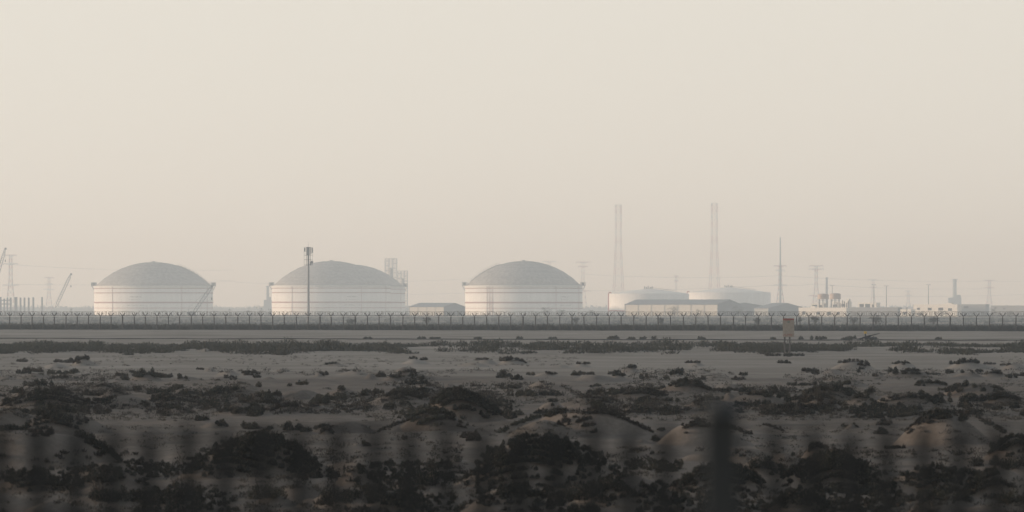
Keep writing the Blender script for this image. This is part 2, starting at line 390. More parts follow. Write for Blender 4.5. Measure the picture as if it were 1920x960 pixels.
# ------------------------------------------------------------------ storage tanks
MB.k = 1.6
def on_shell(R_, px_off, z, out=0.0):
    """point on the camera side of a shell, px_off metres right of its axis"""
    x = max(-R_ * .999, min(R_ * .999, px_off)); k = (R_ + out) / R_
    return (x * k, -math.sqrt(R_ * R_ - x * x) * k, z)
def glyphs(mb, R_, x0, x1, z, h, seed):
    """row of worn marks too faint to read"""
    r = random.Random(seed); x = x0
    while x < x1:
        w = r.uniform(0.5, 1.3)
        if r.random() < 0.82:
            hh = h * r.uniform(0.5, 1.0)
            p, q_ = on_shell(R_, x, 0, .06), on_shell(R_, x + w, 0, .06)
            rz = math.atan2(q_[1] - p[1], q_[0] - p[0])
            mb.box(((p[0] + q_[0]) / 2, (p[1] + q_[1]) / 2, z + r.uniform(-.1, .1) * h), (w * .8, .05, hh), rz)
        x += w * 1.25
def domed_tank(px, D_px, Z, y_shell, y_top, label, marks=None, stair=None, plat=None, bluff=1.0):
    Z = Z * FAR
    t = thing('domed_storage_tank', label, 'storage tank', (wx(px, Z), Z, 0), group='white storage tanks with grey domed roofs')
    Rr = m_px(D_px / 2, Z); Hs = wz(y_shell, Z); Ht = wz(y_top, Z)
    MB().lathe([(Rr, 0), (Rr, Hs), (Rr - .8, Hs + .02)], 96).build('shell', M['white'], t, True)
    a = Rr * 0.965; rise = Ht - Hs - .4; rs = (a * a + rise * rise) / (2 * rise)
    prof = []
    for k in range(15):
        r_ = a * (1 - k / 14); prof.append((max(r_, .02), Hs + .4 + math.sqrt(rs * rs - r_ * r_) - (rs - rise)))
    d = MB().lathe([(a, Hs - .3)] + prof, 96).build('dome_roof', M['dome'], t, True)
    rb = MB()      # raised seams of the dome sheets
    for k in range(40):
        th = 2 * math.pi * k / 40
        rb.path([((r_ + .03) * math.cos(th), (r_ + .03) * math.sin(th), z + .03) for r_, z in prof[:-2:2]], 0.10, 3)
    for r_, z in prof[2:-2:2]:
        rb.path([((r_ + .02) * math.cos(2*math.pi*k/40), (r_ + .02) * math.sin(2*math.pi*k/40), z + .03) for k in range(41)], 0.09, 3)
    rb.build('roof_seam', M['steel'], d)
    MB().lathe([(Rr + .02, Hs - .9), (Rr + .75, Hs - .9), (Rr + .75, Hs - .2), (Rr + .02, Hs - .2)], 96).build('rim_girder', M['white'], t)
    u = Hs / (590.0 - 537) * .99
    for dy, hh in ((5, .8), (13, 1.0), (30.5, 1.6), (40.5, .6)):
        z = Hs - dy * u
        MB().lathe([(Rr + .02, z - hh / 2), (Rr + .3, z - hh / 2 + .05), (Rr + .3, z + hh / 2 - .05), (Rr + .02, z + hh / 2)], 96).build('stripe', M['stripe'], t)
    rl = MB()      # handrail round the roof edge
    for k in range(72):
        th = 2 * math.pi * k / 72; p = ((Rr + .5) * math.cos(th), (Rr + .5) * math.sin(th))
        p2 = ((Rr + .5) * math.cos(th + math.pi / 36), (Rr + .5) * math.sin(th + math.pi / 36))
        rl.bar((*p, Hs - .2), (*p, Hs + 1.2), .06, 3); rl.bar((*p, Hs + 1.2), (*p2, Hs + 1.2), .06, 3); rl.bar((*p, Hs + .5), (*p2, Hs + .5), .05, 3)
    rl.build('roof_railing', M['steel'], t)
    v = MB().lathe([(1.6, Ht - .3), (1.6, Ht + .5), (1.9, Ht + .5), (.3, Ht + 1.1), (.02, Ht + 1.1)], 16)
    for k in range(8):
        th = k * math.pi / 4; v.bar((4 * math.cos(th), 4 * math.sin(th), Ht - .6), (4 * math.cos(th), 4 * math.sin(th), Ht + .9), .06)
        v.bar((4 * math.cos(th), 4 * math.sin(th), Ht + .9), (4 * math.cos(th + .785), 4 * math.sin(th + .785), Ht + .9), .05)
    v.build('roof_vent', M['steel'], t)
    if stair:      # walkway from the rim up the dome
        s_ = MB(); h_ = MB(); ang = math.pi if stair < 0 else 0.0
        ang += 0.10 * (1 if stair < 0 else -1)
        pr = [(r_ * .99, z + .5) for r_, z in prof[:9]]
        pr = [(Rr + 1.5, Hs + .2)] + pr
        def pt(r_, z, o): return (r_ * math.cos(ang) - o * math.sin(ang), r_ * math.sin(ang) + o * math.cos(ang), z)
        for (ra, za), (rb_, zb) in zip(pr[:-1], pr[1:]):
            for o in (-.6, .6):
                s_.bar(pt(ra, za, o), pt(rb_, zb, o), .26)
                h_.bar(pt(ra, za + 2.3, o), pt(rb_, zb + 1.3, o), .08); h_.bar(pt(ra, za, o), pt(ra, za + 2.3, o), .15)
            for k in range(5):
                f_ = k / 5; s_.bar(pt(ra + (rb_ - ra) * f_, za + (zb - za) * f_, -.6), pt(ra + (rb_ - ra) * f_, za + (zb - za) * f_, .6), .10)
        st = s_.build('roof_stairway', M['plant_dark'], t); h_.build('handrail', M['plant_dark'], st)
    for sd in plat or ():
        pm = MB(); x = sd * (Rr + .6)
        pm.box((x, 0, Hs + .2), (5.4, 7, .4))
        for ox in (-2.6, -1.3, 0, 1.3, 2.6):
            for oy in (-3.4, 0, 3.4): pm.bar((x + ox, oy, Hs), (x + ox, oy, Hs + 3.9), .14)
        for zz in (1.2, 2.4, 3.7):
            for oy in (-3.4, 3.4): pm.bar((x - 2.6, oy, Hs + zz), (x + 2.6, oy, Hs + zz), .13)
            for ox in (-2.6, 2.6): pm.bar((x + ox, -3.4, Hs + zz), (x + ox, 3.4, Hs + zz), .12)
        pm.box((x, .5, Hs + 1.7), (2.2, 2.2, 2.8)); pm.bar((x - sd * .6, 0, Hs - 5.5), (x + sd * 2.4, 0, Hs + .1), .2); pm.bar((x - sd * .6, 2, Hs - 5.5), (x + sd * 2.4, 2, Hs + .1), .2)
        pm.build('rim_platform', M['plant_dark'], t)
    for k, xo in enumerate((-.62, .54, .93)):
        p = on_shell(Rr, xo * Rr, 0, .3); MB().bar((p[0], p[1], 0), (p[0], p[1], Hs - .9), .14, 6).build('downpipe', M['stripe'], t)
    if marks:
        x0, x1 = (m_px(v_ - px, Z) for v_ in marks)
        g1 = MB(); w = x1 - x0
        glyphs(g1, Rr, x0, x1, Hs * .62, 1.5, 3); glyphs(g1, Rr, x0 - 1, x1 - 1, Hs * .53, .8, 5)
        g1.build('worn_lettering', M['mark'], t)
        g2 = MB(); glyphs(g2, Rr, x0 - w * .35, x1 + w * .4, Hs * .34, .9, 8); g2.build('worn_lettering', M['mark'], t)
    return t, Rr, Hs
t1, R1, H1 = domed_tank(288, 222, 3049, 536, 491.5, 'white tank with grey domed roof, leftmost, crane boom in front of its right side', (253, 273), 1, (-1, 1))
t2, R2, H2 = domed_tank(621, 222, 3149, 535.5, 489.5, 'white domed tank just behind the mobile phone mast', (655, 674), None, (-1,))
t2b, _, _ = domed_tank(658, 203, 3370, 537.5, 496, 'white domed tank mostly hidden behind the one at the phone mast', None, None, (1,))
t3, R3, H3 = domed_tank(982, 220, 2930, 535.5, 489.5, 'white domed tank with roof stairway on its left, between low shed and cone roofed tanks', (1053, 1067), -1, (-1, 1))
lad = MB()   # caged ladder on the right-hand tank
for xo in (-.58, -.53):
    p = on_shell(R3, xo * R3, 0, .4); lad.bar((p[0], p[1], 0), (p[0], p[1], H3), .16)
for k in range(16):
    a_, b_ = on_shell(R3, -.58 * R3, k * 1.3, .4), on_shell(R3, -.53 * R3, k * 1.3, .4); lad.bar(a_, b_, .08)
lad.build('ladder', M['stripe'], t3)

def cone_tank(x0, x1, Z, y_top, y_apex, label, apex_off=0.0):
    Z = Z * FAR
    px = (x0 + x1) / 2
    t = thing('cone_roof_tank', label, 'storage tank', (wx(px, Z), Z, 0), group='low white tanks with shallow cone roofs')
    Rr = m_px((x1 - x0) / 2, Z); Hs = wz(y_top, Z); Ht = wz(y_apex, Z)
    MB().lathe([(Rr, 0), (Rr, Hs), (Rr - .3, Hs + .02)], 80).build('shell', M['white'], t, True)
    MB().lathe([(Rr * .99, Hs - .1), (Rr * .5, Hs + (Ht - Hs) * .55), (.02, Ht)], 80).build('cone_roof', M['white'], t, True)
    MB().lathe([(Rr + .02, 4.6), (Rr + .25, 4.65), (Rr + .25, 5.6), (Rr + .02, 5.65)], 80).build('stripe', M['red'], t)
    v = MB()
    for k, (ox, oh) in enumerate(((-5, 2.2), (-3, 1.6), (-1, 2.6), (1.5, 1.6), (3.5, 2.2))):
        v.bar((ox, 0, Ht - .5), (ox, 0, Ht + oh), .35, 6); v.box((ox, 0, Ht + oh), (1.2, 1.2, .5))
    v.bar((-6, 0, Ht + .6), (5, 0, Ht + .6), .12); v.build('roof_vent', M['steel'], t)
    s_ = MB()
    for k in range(12):
        xa, xb = 2 + k * (Rr * .6) / 12, 2 + (k + 1) * (Rr * .6) / 12
        za, zb = Ht + 1.2 - k * (Ht - Hs) * .6 / 12, Ht + 1.2 - (k + 1) * (Ht - Hs) * .6 / 12
        s_.bar((xa, -.5, za), (xb, -.5, zb), .14); s_.bar((xa, -.5, za - 1.2), (xa, -.5, za), .1)
    s_.build('roof_handrail', M['steel'], t)
    # red foam line climbing the left edge with a bend over the rim
    th = math.pi + .05; x = (Rr + .7) * math.cos(th); y = (Rr + .7) * math.sin(th)
    pts = [(x, y, 0), (x, y, Hs - .5)] + [(x + 1.6 - 1.6 * math.cos(a_), y, Hs - .5 + 1.9 * math.sin(a_)) for a_ in np.linspace(.3, math.pi * .9, 7)]
    MB().path(pts, .42, 6).build('foam_pipe', M['red'], t)
    return t, Rr, Hs
cone_tank(1142, 1292, 3019, 550.5, 541, 'low white cone roofed tank with red pipe on its left edge, behind the warehouse')
cone_tank(1289, 1445, 3260, 548.5, 538.5, 'low white cone roofed tank, right one of two, above the warehouse gable')

# ------------------------------------------------------------------ sheds and warehouses (ridge along x, gable end turned to the right)
def shed(x0, xg, x1, y_eave, y_ridge, Z, label, name='warehouse', panels=6):
    """long lit side from x0 to xg, gable end from xg to x1"""
    Z = Z * FAR
    L = m_px(xg - x0, Z); D = m_px(x1 - xg, Z) / math.sin(R(33)); rz = R(-33)
    # long wall faces left-front, gable faces right-front: rotate the plan so both show
    t = thing(name, label, 'shed', (wx(xg, Z), Z, 0), R(0))
    He, Hr = wz(y_eave, Z), wz(y_ridge, Z)
    dirL = np.array((-1, 0.55)); dirL /= np.linalg.norm(dirL); dirG = np.array((math.sin(R(57)), math.cos(R(57)) ))
    Gw = m_px(x1 - xg, Z) / dirG[0]; L = L / -dirL[0]
    A = np.zeros(2); B = dirL * L; C = dirG * Gw; D_ = B + C
    mid0, mid1 = (A + C) / 2, (B + D_) / 2
    w = MB().poly([(*A, 0), (*A, He), (*B, He), (*B, 0)]).poly([(*C, 0), (*D_, 0), (*D_, He), (*C, He)])
    for k in range(panels + 1):
        p = B * k / panels; w.bar((p[0], p[1] - .15, 0), (p[0], p[1] - .15, He), .22)
    w.build('long_wall', M['shed_wall'], t)
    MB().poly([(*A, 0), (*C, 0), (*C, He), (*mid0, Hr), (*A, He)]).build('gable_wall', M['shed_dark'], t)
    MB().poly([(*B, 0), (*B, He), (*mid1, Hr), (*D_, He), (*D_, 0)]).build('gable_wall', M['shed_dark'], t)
    o = 0.5; ov = dirL * -o
    e1 = -dirG * o
    rf = MB()
    for za in (.1, .35):
        rf.poly([(*(A + ov + e1), He + za - .2), (*(mid0 + ov), Hr + za), (*(mid1 - ov), Hr + za), (*(B - ov + e1), He + za - .2)])
        rf.poly([(*(C + ov - e1), He + za - .2), (*(D_ - ov - e1), He + za - .2), (*(mid1 - ov), Hr + za), (*(mid0 + ov), Hr + za)])
    rf.build('roof', M['shed_roof'], t)
    dr = MB(); p = dirG * Gw * .5; n_ = np.array((dirG[1], -dirG[0])) * .08
    a_, b_ = p - dirG * 2.2 + n_, p + dirG * 2.2 + n_
    dr.poly([(*a_, 0.02), (*b_, 0.02), (*b_, He * .7), (*a_, He * .7)]).build('roller_door', M['steel'], t)
    return t
shed(1174, 1345, 1391, 571, 562, 2650, 'long cream sided warehouse with grey gable end in front of the cone roofed tanks', panels=7)
shed(766, 832, 872, 575.5, 568.3, 2850, 'low grey roofed shed between the middle and right domed tanks', panels=4)
shed(1415, 1440, 1513, 578, 568.5, 2800, 'dark grey gabled hangar behind the notice board')
shed(1350, 1352, 1444, 575, 568, 2850, 'low grey shed tucked below the right cone roofed tank')

# ------------------------------------------------------------------ flat roofed buildings on the right
def building(x0, x1, y_top, Z, label, wins=(), depth=9, m='build', extras=()):
    Z = Z * FAR
    t = thing('building', label, 'building', (wx((x0 + x1) / 2, Z), Z, 0), R(-31))
    w = m_px(x1 - x0, Z); h = wz(y_top, Z)
    wl = MB().box((0, depth / 2, h / 2), (w, depth, h)); wl.build('wall', M[m], t)
    p = MB()
    for c, d in (((0, .12, h + .3), (w + .3, .3, .6)), ((0, depth - .12, h + .3), (w + .3, .3, .6)), ((-w/2+.05, depth/2, h+.28), (.3, depth-.6, .56)), ((w/2-.05, depth/2, h+.28), (.3, depth-.6, .56))): p.box(c, d)
    p.build('parapet', M[m], t)
    for (a, b, ya, yb) in wins:
        xa, xb = m_px(a - (x0 + x1) / 2, Z), m_px(b - (x0 + x1) / 2, Z); za, zb = wz(yb, Z), wz(ya, Z)
        za = max(za, .1)
        f = MB().box(((xa + xb) / 2, -.03, (za + zb) / 2), (xb - xa, .12, zb - za)).build('window_opening', M['glass'], t)
        MB().box(((xa + xb) / 2, -.10, zb + .15), (xb - xa + .5, .3, .25)).build('lintel', M[m], f)
    for (a, b, y, dy) in extras:
        xa, xb = m_px(a - (x0 + x1) / 2, Z), m_px(b - (x0 + x1) / 2, Z); zb = wz(y, Z)
        MB().box(((xa + xb) / 2, dy, (h + zb) / 2 + .02), (xb - xa, 4.5, zb - h)).build('roof_unit', M[m], t)
    return t
building(1492, 1592, 578, 2380, 'long white low building right of the notice board, below the two raised drums', ((1500, 1506, 584, 590), (1530, 1536, 585, 590), (1552, 1560, 585, 591), (1572, 1578, 585, 590)), extras=((1512, 1522, 574, 6),))
building(1520, 1546, 570, 2560, 'cream block behind the left raised drum', ((1522, 1532, 571.5, 576), (1536, 1542, 572, 576)))
building(1556, 1591, 566.5, 2600, 'cream block with stepped roof under the right raised drum', ((1560, 1570, 571, 575), (1578, 1586, 570, 575)), extras=((1586, 1590.5, 561, 5),))
building(1606, 1645, 568.5, 2650, 'cream building with broken dark openings between the tall light poles', ((1610, 1619, 570, 576), (1622, 1632, 570, 577), (1636, 1640, 571, 576)))
building(1588, 1688, 577.5, 2500, 'long grey flat roofed block between the two white buildings', (), m='build_grey')
building(1708, 1799, 572, 2420, 'largest white flat roofed building on the right, dark shapes in front of it', ((1716, 1722, 577, 581), (1738, 1746, 577, 582), (1760, 1770, 577, 582), (1780, 1788, 578, 583)), extras=((1768, 1784, 568.5, 6),))
building(1687, 1709, 581, 2400, 'small white annexe left of the largest white building', ((1693, 1700, 585, 590),))
building(1800, 1850, 571.5, 2900, 'grey low block right of the largest white building', ((1805, 1815, 574, 578),), m='build_grey')
building(1855, 1930, 574, 2850, 'grey low block at the right edge of the skyline', ((1862, 1866, 576, 579), (1880, 1884, 577, 580)), m='build_grey')

def raised_drum(px, Z, y0, y1, label):
    Z = Z * FAR
    t = thing('raised_drum', label, 'water tank', (wx(px, Z), Z, 0), group='drums raised on legs')
    Rr = m_px(10.5, Z); zb, zt = wz(y1, Z), wz(y0, Z)
    MB().lathe([(.02, zb), (Rr, zb), (Rr, zt), (Rr * .7, zt + .8), (.02, zt + 1.1)], 24).build('drum', M['orange'], t, False)
    for k in range(6):
        a_ = k * math.pi / 3 + .3; x, y = Rr * .8 * math.cos(a_), Rr * .8 * math.sin(a_)
        MB().bar((x, y, 0), (x, y, zb), .22).build('leg', M['steel'], t)
    b_ = MB()
    for z in np.linspace(2, zb - 1, 3):
        for k in range(6):
            a_, c_ = k * math.pi / 3 + .3, (k + 1) * math.pi / 3 + .3
            b_.bar((Rr*.8*math.cos(a_), Rr*.8*math.sin(a_), z), (Rr*.8*math.cos(c_), Rr*.8*math.sin(c_), z), .12)
    b_.build('brace', M['steel'], t)
raised_drum(1543.5, 2520, 552.5, 561, 'raised drum on legs, left one of two above the white low building')
raised_drum(1566, 2560, 551.5, 561, 'raised drum on legs, right one of two above the white low building')

t = thing('pipe_manifold', 'cluster of upright thin pipes beside the legs of the right raised drum', 'pipes', (wx(1584, 3950), 3950, 0))
pr_ = random.Random(5)
for k in range(9):
    x = m_px(-26 + k * 4.2 + pr_.uniform(-1, 1), 3950); h_ = wz(pr_.uniform(562, 572), 3950)
    MB().bar((x, 0, 0), (x, 0, h_), .28, 6).build('pipe', M['steel'], t)
MB().bar((m_px(-26, 3950), 0, 7.5), (m_px(9, 3950), 0, 7.5), .25, 6).build('pipe', M['steel'], t)

# ------------------------------------------------------------------ lattice work
def lattice(mb, prof, r, n_seg=None, rb=None):
    """square lattice from (half width, z) stations"""
    rb = rb or r * .6
    sg = ((-1, -1), (1, -1), (1, 1), (-1, 1))
    for (wa, za), (wb, zb) in zip(prof[:-1], prof[1:]):
        for k in range(4):
            a_, b_ = sg[k], sg[(k + 1) % 4]
            mb.bar((a_[0]*wa, a_[1]*wa, za), (a_[0]*wb, a_[1]*wb, zb), r)
            mb.bar((a_[0]*wa, a_[1]*wa, za), (b_[0]*wb, b_[1]*wb, zb), rb); mb.bar((b_[0]*wa, b_[1]*wa, za), (a_[0]*wb, a_[1]*wb, zb), rb)
            mb.bar((a_[0]*wb, a_[1]*wb, zb), (b_[0]*wb, b_[1]*wb, zb), rb)
    return mb
def stations(keys, n):
    zs = [k[1] for k in keys]; ws = [k[0] for k in keys]
    return [(float(np.interp(z, zs, ws)), float(z)) for z in np.linspace(zs[0], zs[-1], n)]
def tall_mast(px, y_top, Z, label):
    Z = Z * FAR
    t = thing('lattice_mast', label, 'mast', (wx(px, Z), Z, 0), R(12), 'tall lattice masts'); Ht = wz(y_top, Z)
    w = m_px(5.0, Z); lattice(MB(), stations([(w * 2.2, 0), (w * 1.3, Ht * .42), (w, Ht * .66), (w, Ht)], 17), .20, rb=.085).build('mast_frame', M['mast'], t)
    a_ = MB()
    for k in range(6):
        z = Ht - 3 - k * 5; s = 1 if k % 2 else -1
        a_.box((s * (w + .5), -w * .4, z), (.5, .5, 3.2)); a_.box((-s * w * .3, -w - .4, z), (.5, .4, 3.2))
    a_.build('antenna', M['steel'], t)
    for z_ in (Ht * .66, Ht - .2): MB().box((0, 0, z_), (w * 2.25, w * 2.25, .3)).build('platform', M['steel'], t)
tall_mast(1159.5, 384, 4550, 'tall pale lattice mast, left one of two, above the left cone roofed tank')
tall_mast(1339.5, 381, 4500, 'tall pale lattice mast, right one of two, above the right cone roofed tank')

def pylon(px, y_top, Z, label, arms=((0.0, 13), (18, 8), (36, 13)), w=2.6):
    Z = Z * FAR; w = w * FAR
    t = thing('power_pylon', label, 'pylon', (wx(px, Z), Z, 0), 0, 'lattice power pylons'); Ht = wz(y_top, Z)
    k = Z / F
    lattice(MB(), stations([(w * 1.9, 0), (w * .62, Ht * .55), (w * .5, Ht)], 11), .24, rb=.11).build('tower_frame', M['pylon'], t)
    for dy, half in arms:
        z = Ht - dy * k; h = half * k
        if z < 4: continue
        c = MB(); up = 2.2
        for s in (-1, 1):
            for oy in (-.6, .6):
                c.bar((0, oy, z), (s * h, 0, z), .22); c.bar((0, oy, z - up), (s * h, 0, z), .22)
                for j in range(1, 6):
                    f = j / 6; c.bar((s*h*f, oy*(1-f), z), (s*h*(f-1/6), oy*(1-f+1/6), z-up*(1-f+1/6)), .12)
        c.build('cross_arm', M['pylon'], t)
        for s in (-1, 1): MB().bar((s * h * .96, 0, z), (s * h * .96, 0, z - 2.6), .2, 6).build('insulator', M['steel'], t)
pylon(20, 478, 4300, 'pinkish lattice pylon behind the pipe rack at far left', ((0, 11), (16, 14), (56, 15)))
pylon(92, 520, 5600, 'faint lattice pylon between far left pylon and the crane boom', ((0, 9), (12, 7), (22, 10)))
pylon(1030, 490, 5300, 'faint pylon whose arms show over the roof of the right domed tank', ((0, 13), (12, 8)))
pylon(1093, 491, 5000, 'pylon with broad top arms at the right edge of the right domed tank', ((0, 13), (8, 9), (54, 14)))
pylon(1268, 517, 5600, 'slim short pylon between the two tall lattice masts', ((0, 4), (9, 4)), 1.6)
pylon(1463, 498, 4300, 'pinkish pylon with a slender rod mast rising out of its top', ((0, 12), (8, 8), (36, 12)))
pylon(1530.5, 498, 4700, 'broad topped pylon above the raised drums', ((0, 13), (6, 14), (56, 14)))
pylon(1637, 524, 5800, 'faint pylon behind the left tall light poles', ((0, 9), (14, 7)))
pylon(1703, 545, 6000, 'smallest faint pylon left of the largest white building', ((0, 5), (8, 6)))
pylon(1855, 525, 5500, 'faint pylon near the right edge, right of the smokestack', ((0, 12), (14, 9)))
t = thing('rod_mast', 'slender grey rod mast standing up behind the pinkish pylon', 'mast', (wx(1463, 6720), 6720, 0))
MB().bar((0, 0, 0), (0, 0, wz(445, 6720)), 1.3, 8, .6).build('rod', M['stack'], t)
MB().box((0, 0, wz(470, 6720)), (2.6, 2.6, .4)).box((0, 0, wz(497, 6720)), (3, 3, .4)).build('collar', M['stack'], t)

# overhead conductors
def conductor(pa, pb, ya, yb, Za, Zb, sag_px, label):
    n = 24; P = []; Za, Zb = Za * FAR, Zb * FAR
    for k in range(n + 1):
        f = k / n; Z = Za + (Zb - Za) * f; px = pa + (pb - pa) * f; py = ya + (yb - ya) * f
        P.append((wx(px, Z), Z, wz(py, Z) - m_px(sag_px, Z) * 4 * f * (1 - f)))
    o = MB().path(P, .13, 4).build('power_line', M['wire'], None); tag(o, label, 'cable', 'overhead power lines')
for a in [(1093, 1463, 514, 517, 5000, 4300, 5, 'power line from right domed tank to the rod mast pylon, topmost'),
          (1463, 1855, 517, 527, 4300, 5500, 4, 'power line from rod mast pylon to the right edge, topmost'),
          (1463, 1530, 534, 532, 4300, 4700, 2, 'short power line between the rod mast pylon and the broad topped pylon'),
          (1530, 1855, 533, 541, 4700, 5500, 4, 'power line right of the broad topped pylon, above the smokestack base'),
          (1093, 1463, 545, 534, 5000, 4300, 3, 'power line behind the cone roofed tanks, lower one'),
          (1530, 1930, 554, 552, 4700, 5500, 3, 'lowest power line above the white buildings'),
          (1855, 1960, 527, 526, 5500, 5600, 1, 'short topmost power line at the right edge'),
          (20, 440, 496, 506, 4300, 5200, 5, 'power line from far left pylon passing behind the left domed tank, topmost'),
          (20, 440, 533, 526, 4300, 5200, 4, 'power line from far left pylon passing behind the left domed tank, lower one'),
          (-40, 20, 493, 496, 5200, 4300, 1, 'short power line at the left edge'),
          (740, 1030, 528, 508, 5200, 5300, 4, 'power line over the low shed, upper one'),
          (740, 1030, 552, 540, 5200, 5300, 3, 'power line over the low shed, lower one'),
          (400, 520, 524, 532, 5200, 5200, 2, 'power line between the left and middle domed tanks')]: conductor(*a)

# scaffold towers of the plant behind the middle tank
def scaffold(x0, x1, y_top, Z, label):
    Z = Z * FAR
    t = thing('scaffold_tower', label, 'scaffold', (wx((x0 + x1) / 2, Z), Z, 0), 0, 'open steel plant towers behind the middle tank')
    w = m_px((x1 - x0) / 2, Z); Ht = wz(y_top, Z); n = int(Ht / 3.6); c = MB(); fl = MB()
    for ix in np.linspace(-w, w, 4):
        for iy in (-w, 0, w): c.bar((ix, iy, 0), (ix, iy, Ht), .22)
    for k in range(1, n + 1):
        z = Ht * k / n
        for iy in (-w, w): c.bar((-w, iy, z), (w, iy, z), .2); c.bar((-w, iy, z - 1.8), (w, iy, z - 1.8), .1)
        for ix in (-w, w): c.bar((ix, -w, z), (ix, w, z), .2)
        s = 1 if k % 2 else -1; c.bar((-w * s, -w, z - Ht / n), (w * s, -w, z), .14)
        fl.box((s * w * .3, 0, z), (w * 1.1, w * 1.6, .2))
    c.build('steel_frame', M['steel'], t); fl.build('deck', M['steel'], t)
    v = MB().lathe([(w * .38, 1), (w * .38, Ht * .8), (.1, Ht * .84)], 16).build('column_vessel', M['galv'], t)
scaffold(722, 744, 485, 4100, 'open steel scaffold tower, taller one, behind the middle domed tanks')
scaffold(746, 764, 508, 4000, 'open steel scaffold tower, shorter one, beside the taller one behind middle tanks')

# chimneys
def chimney(px, w, y_top, Z, label, base=None):
    Z = Z * FAR
    t = thing('smokestack', label, 'chimney', (wx(px, Z), Z, 0), 0, 'grey smokestacks'); r = m_px(w / 2, Z); Ht = wz(y_top, Z)
    MB().lathe([(r * 1.3, 0), (r, Ht * .35), (r * .85, Ht), (r * .6, Ht)], 20).build('stack', M['stack'], t, True)
    rg = MB()
    for z in (Ht * .98, Ht * .7, Ht * .45): rg.lathe([(r * .9, z - .3), (r * 1.5, z - .3), (r * 1.5, z + .5), (r * .9, z + .5)], 20)
    rg.build('gallery', M['stack'], t)
    if base: MB().box((0, 0, wz(base[1], Z) / 2), (m_px(base[0], Z), 16, wz(base[1], Z))).box((m_px(base[0] * .3, Z), -4, wz(base[1] - 5, Z) / 2), (m_px(base[0] * .3, Z), 6, wz(base[1] - 5, Z))).build('boiler_house', M['stack'], t)
chimney(1550, 4.5, 520, 3900, 'thin grey smokestack right of the broad topped pylon')
chimney(1790, 8, 523, 5200, 'thick grey smokestack with boiler house, above the largest white building', (24, 558))
chimney(502, 6, 536, 5000, 'faint grey smokestack just left of the middle domed tank', (14, 562))

# light poles
def light_pole(px, y_top, Z, label):
    Z = Z * FAR
    t = thing('light_pole', label, 'light pole', (wx(px, Z), Z, 0), 0, 'tall light poles by the white buildings'); Ht = wz(y_top, Z)
    MB().bar((0, 0, 0), (0, 0, Ht), .26, 8, .14).build('pole', M['steel'], t)
    for s in (-1, 1):
        a_ = MB().bar((0, 0, Ht - .2), (s * 1.2, 0, Ht + .1), .1).build('bracket', M['steel'], t)
        MB().box((s * 1.5, 0, Ht), (1.1, .5, .5)).build('lamp_head', M['steel'], a_)
light_pole(1560.5, 535, 2700, 'tall light pole standing between the two raised drums')
light_pole(1638.5, 534, 2600, 'tall light pole, leftmost of two left of the largest white building')
light_pole(1662, 536, 2550, 'tall light pole just left of the gap before the largest white building')
light_pole(1741, 534, 2600, 'tall light pole rising from the middle of the largest white building')

# cranes
def crane(px0, py0, px1, py1, Z, label):
    Z = Z * FAR
    t = thing('lattice_crane', label, 'crane', (wx(px0, Z), Z, 0), 0, 'crawler cranes')
    a_ = np.array((0, 0, wz(py0, Z))); b_ = np.array((m_px(px1 - px0, Z), 0, wz(py1, Z)))
    MB().box((-1.5, 0, 3.0), (7, 4, 3.2)).box((-5.4, 0, 2.9), (1.4, 4.4, 2.4)).build('cab_body', M['steel'], t)
    MB().box((-1, -2.6, .75), (9, 1.2, 1.5)).box((-1, 2.6, .75), (9, 1.2, 1.5)).build('crawler_track', M['dark_steel'], t)
    d = b_ - a_; L = np.linalg.norm(d); d /= L; u = np.array((d[2], 0, -d[0])); v_ = np.array((0, 1, 0)); bm = MB(); n = max(6, int(L / 3.4))
    def st(f): w = 1.5 * min(1, f * 6 + .25, (1 - f) * 5 + .3); c = a_ + d * L * f; return [c + w * (s1 * u + s2 * v_) for s1, s2 in ((-1, -1), (1, -1), (1, 1), (-1, 1))]
    for k in range(n):
        p, q_ = st(k / n), st((k + 1) / n)
        for j in range(4): bm.bar(p[j], q_[j], .2); bm.bar(p[j], q_[(j + 1) % 4], .12)
    bm.build('boom', M['steel'], t)
    MB().box(tuple(b_ + u * .3), (2.4, 1.6, 2.4)).build('boom_head', M['dark_steel'], t)
    h = MB().bar(b_, b_ - np.array((0, 0, m_px(22, Z))), .07); e = b_ - np.array((0, 0, m_px(23, Z)))
    h.box(tuple(e), (1.1, .8, 2.6)); h.build('hoist_hook', M['dark_steel'], t)
    MB().bar((-5, 0, 4.5), (-4, 0, 9), .12).bar((-4, 0, 9), b_, .07).build('pendant_line', M['wire'], t)
crane(104, 577, 133, 514, 3500, 'lattice crane boom leaning right, left of the left domed tank')
crane(-22, 577, 10, 466, 3300, 'lattice crane boom cut by the left edge of the frame')
crane(362, 588, 397, 537, 2700, 'thin grey crane boom crossing the right side of the left domed tank')

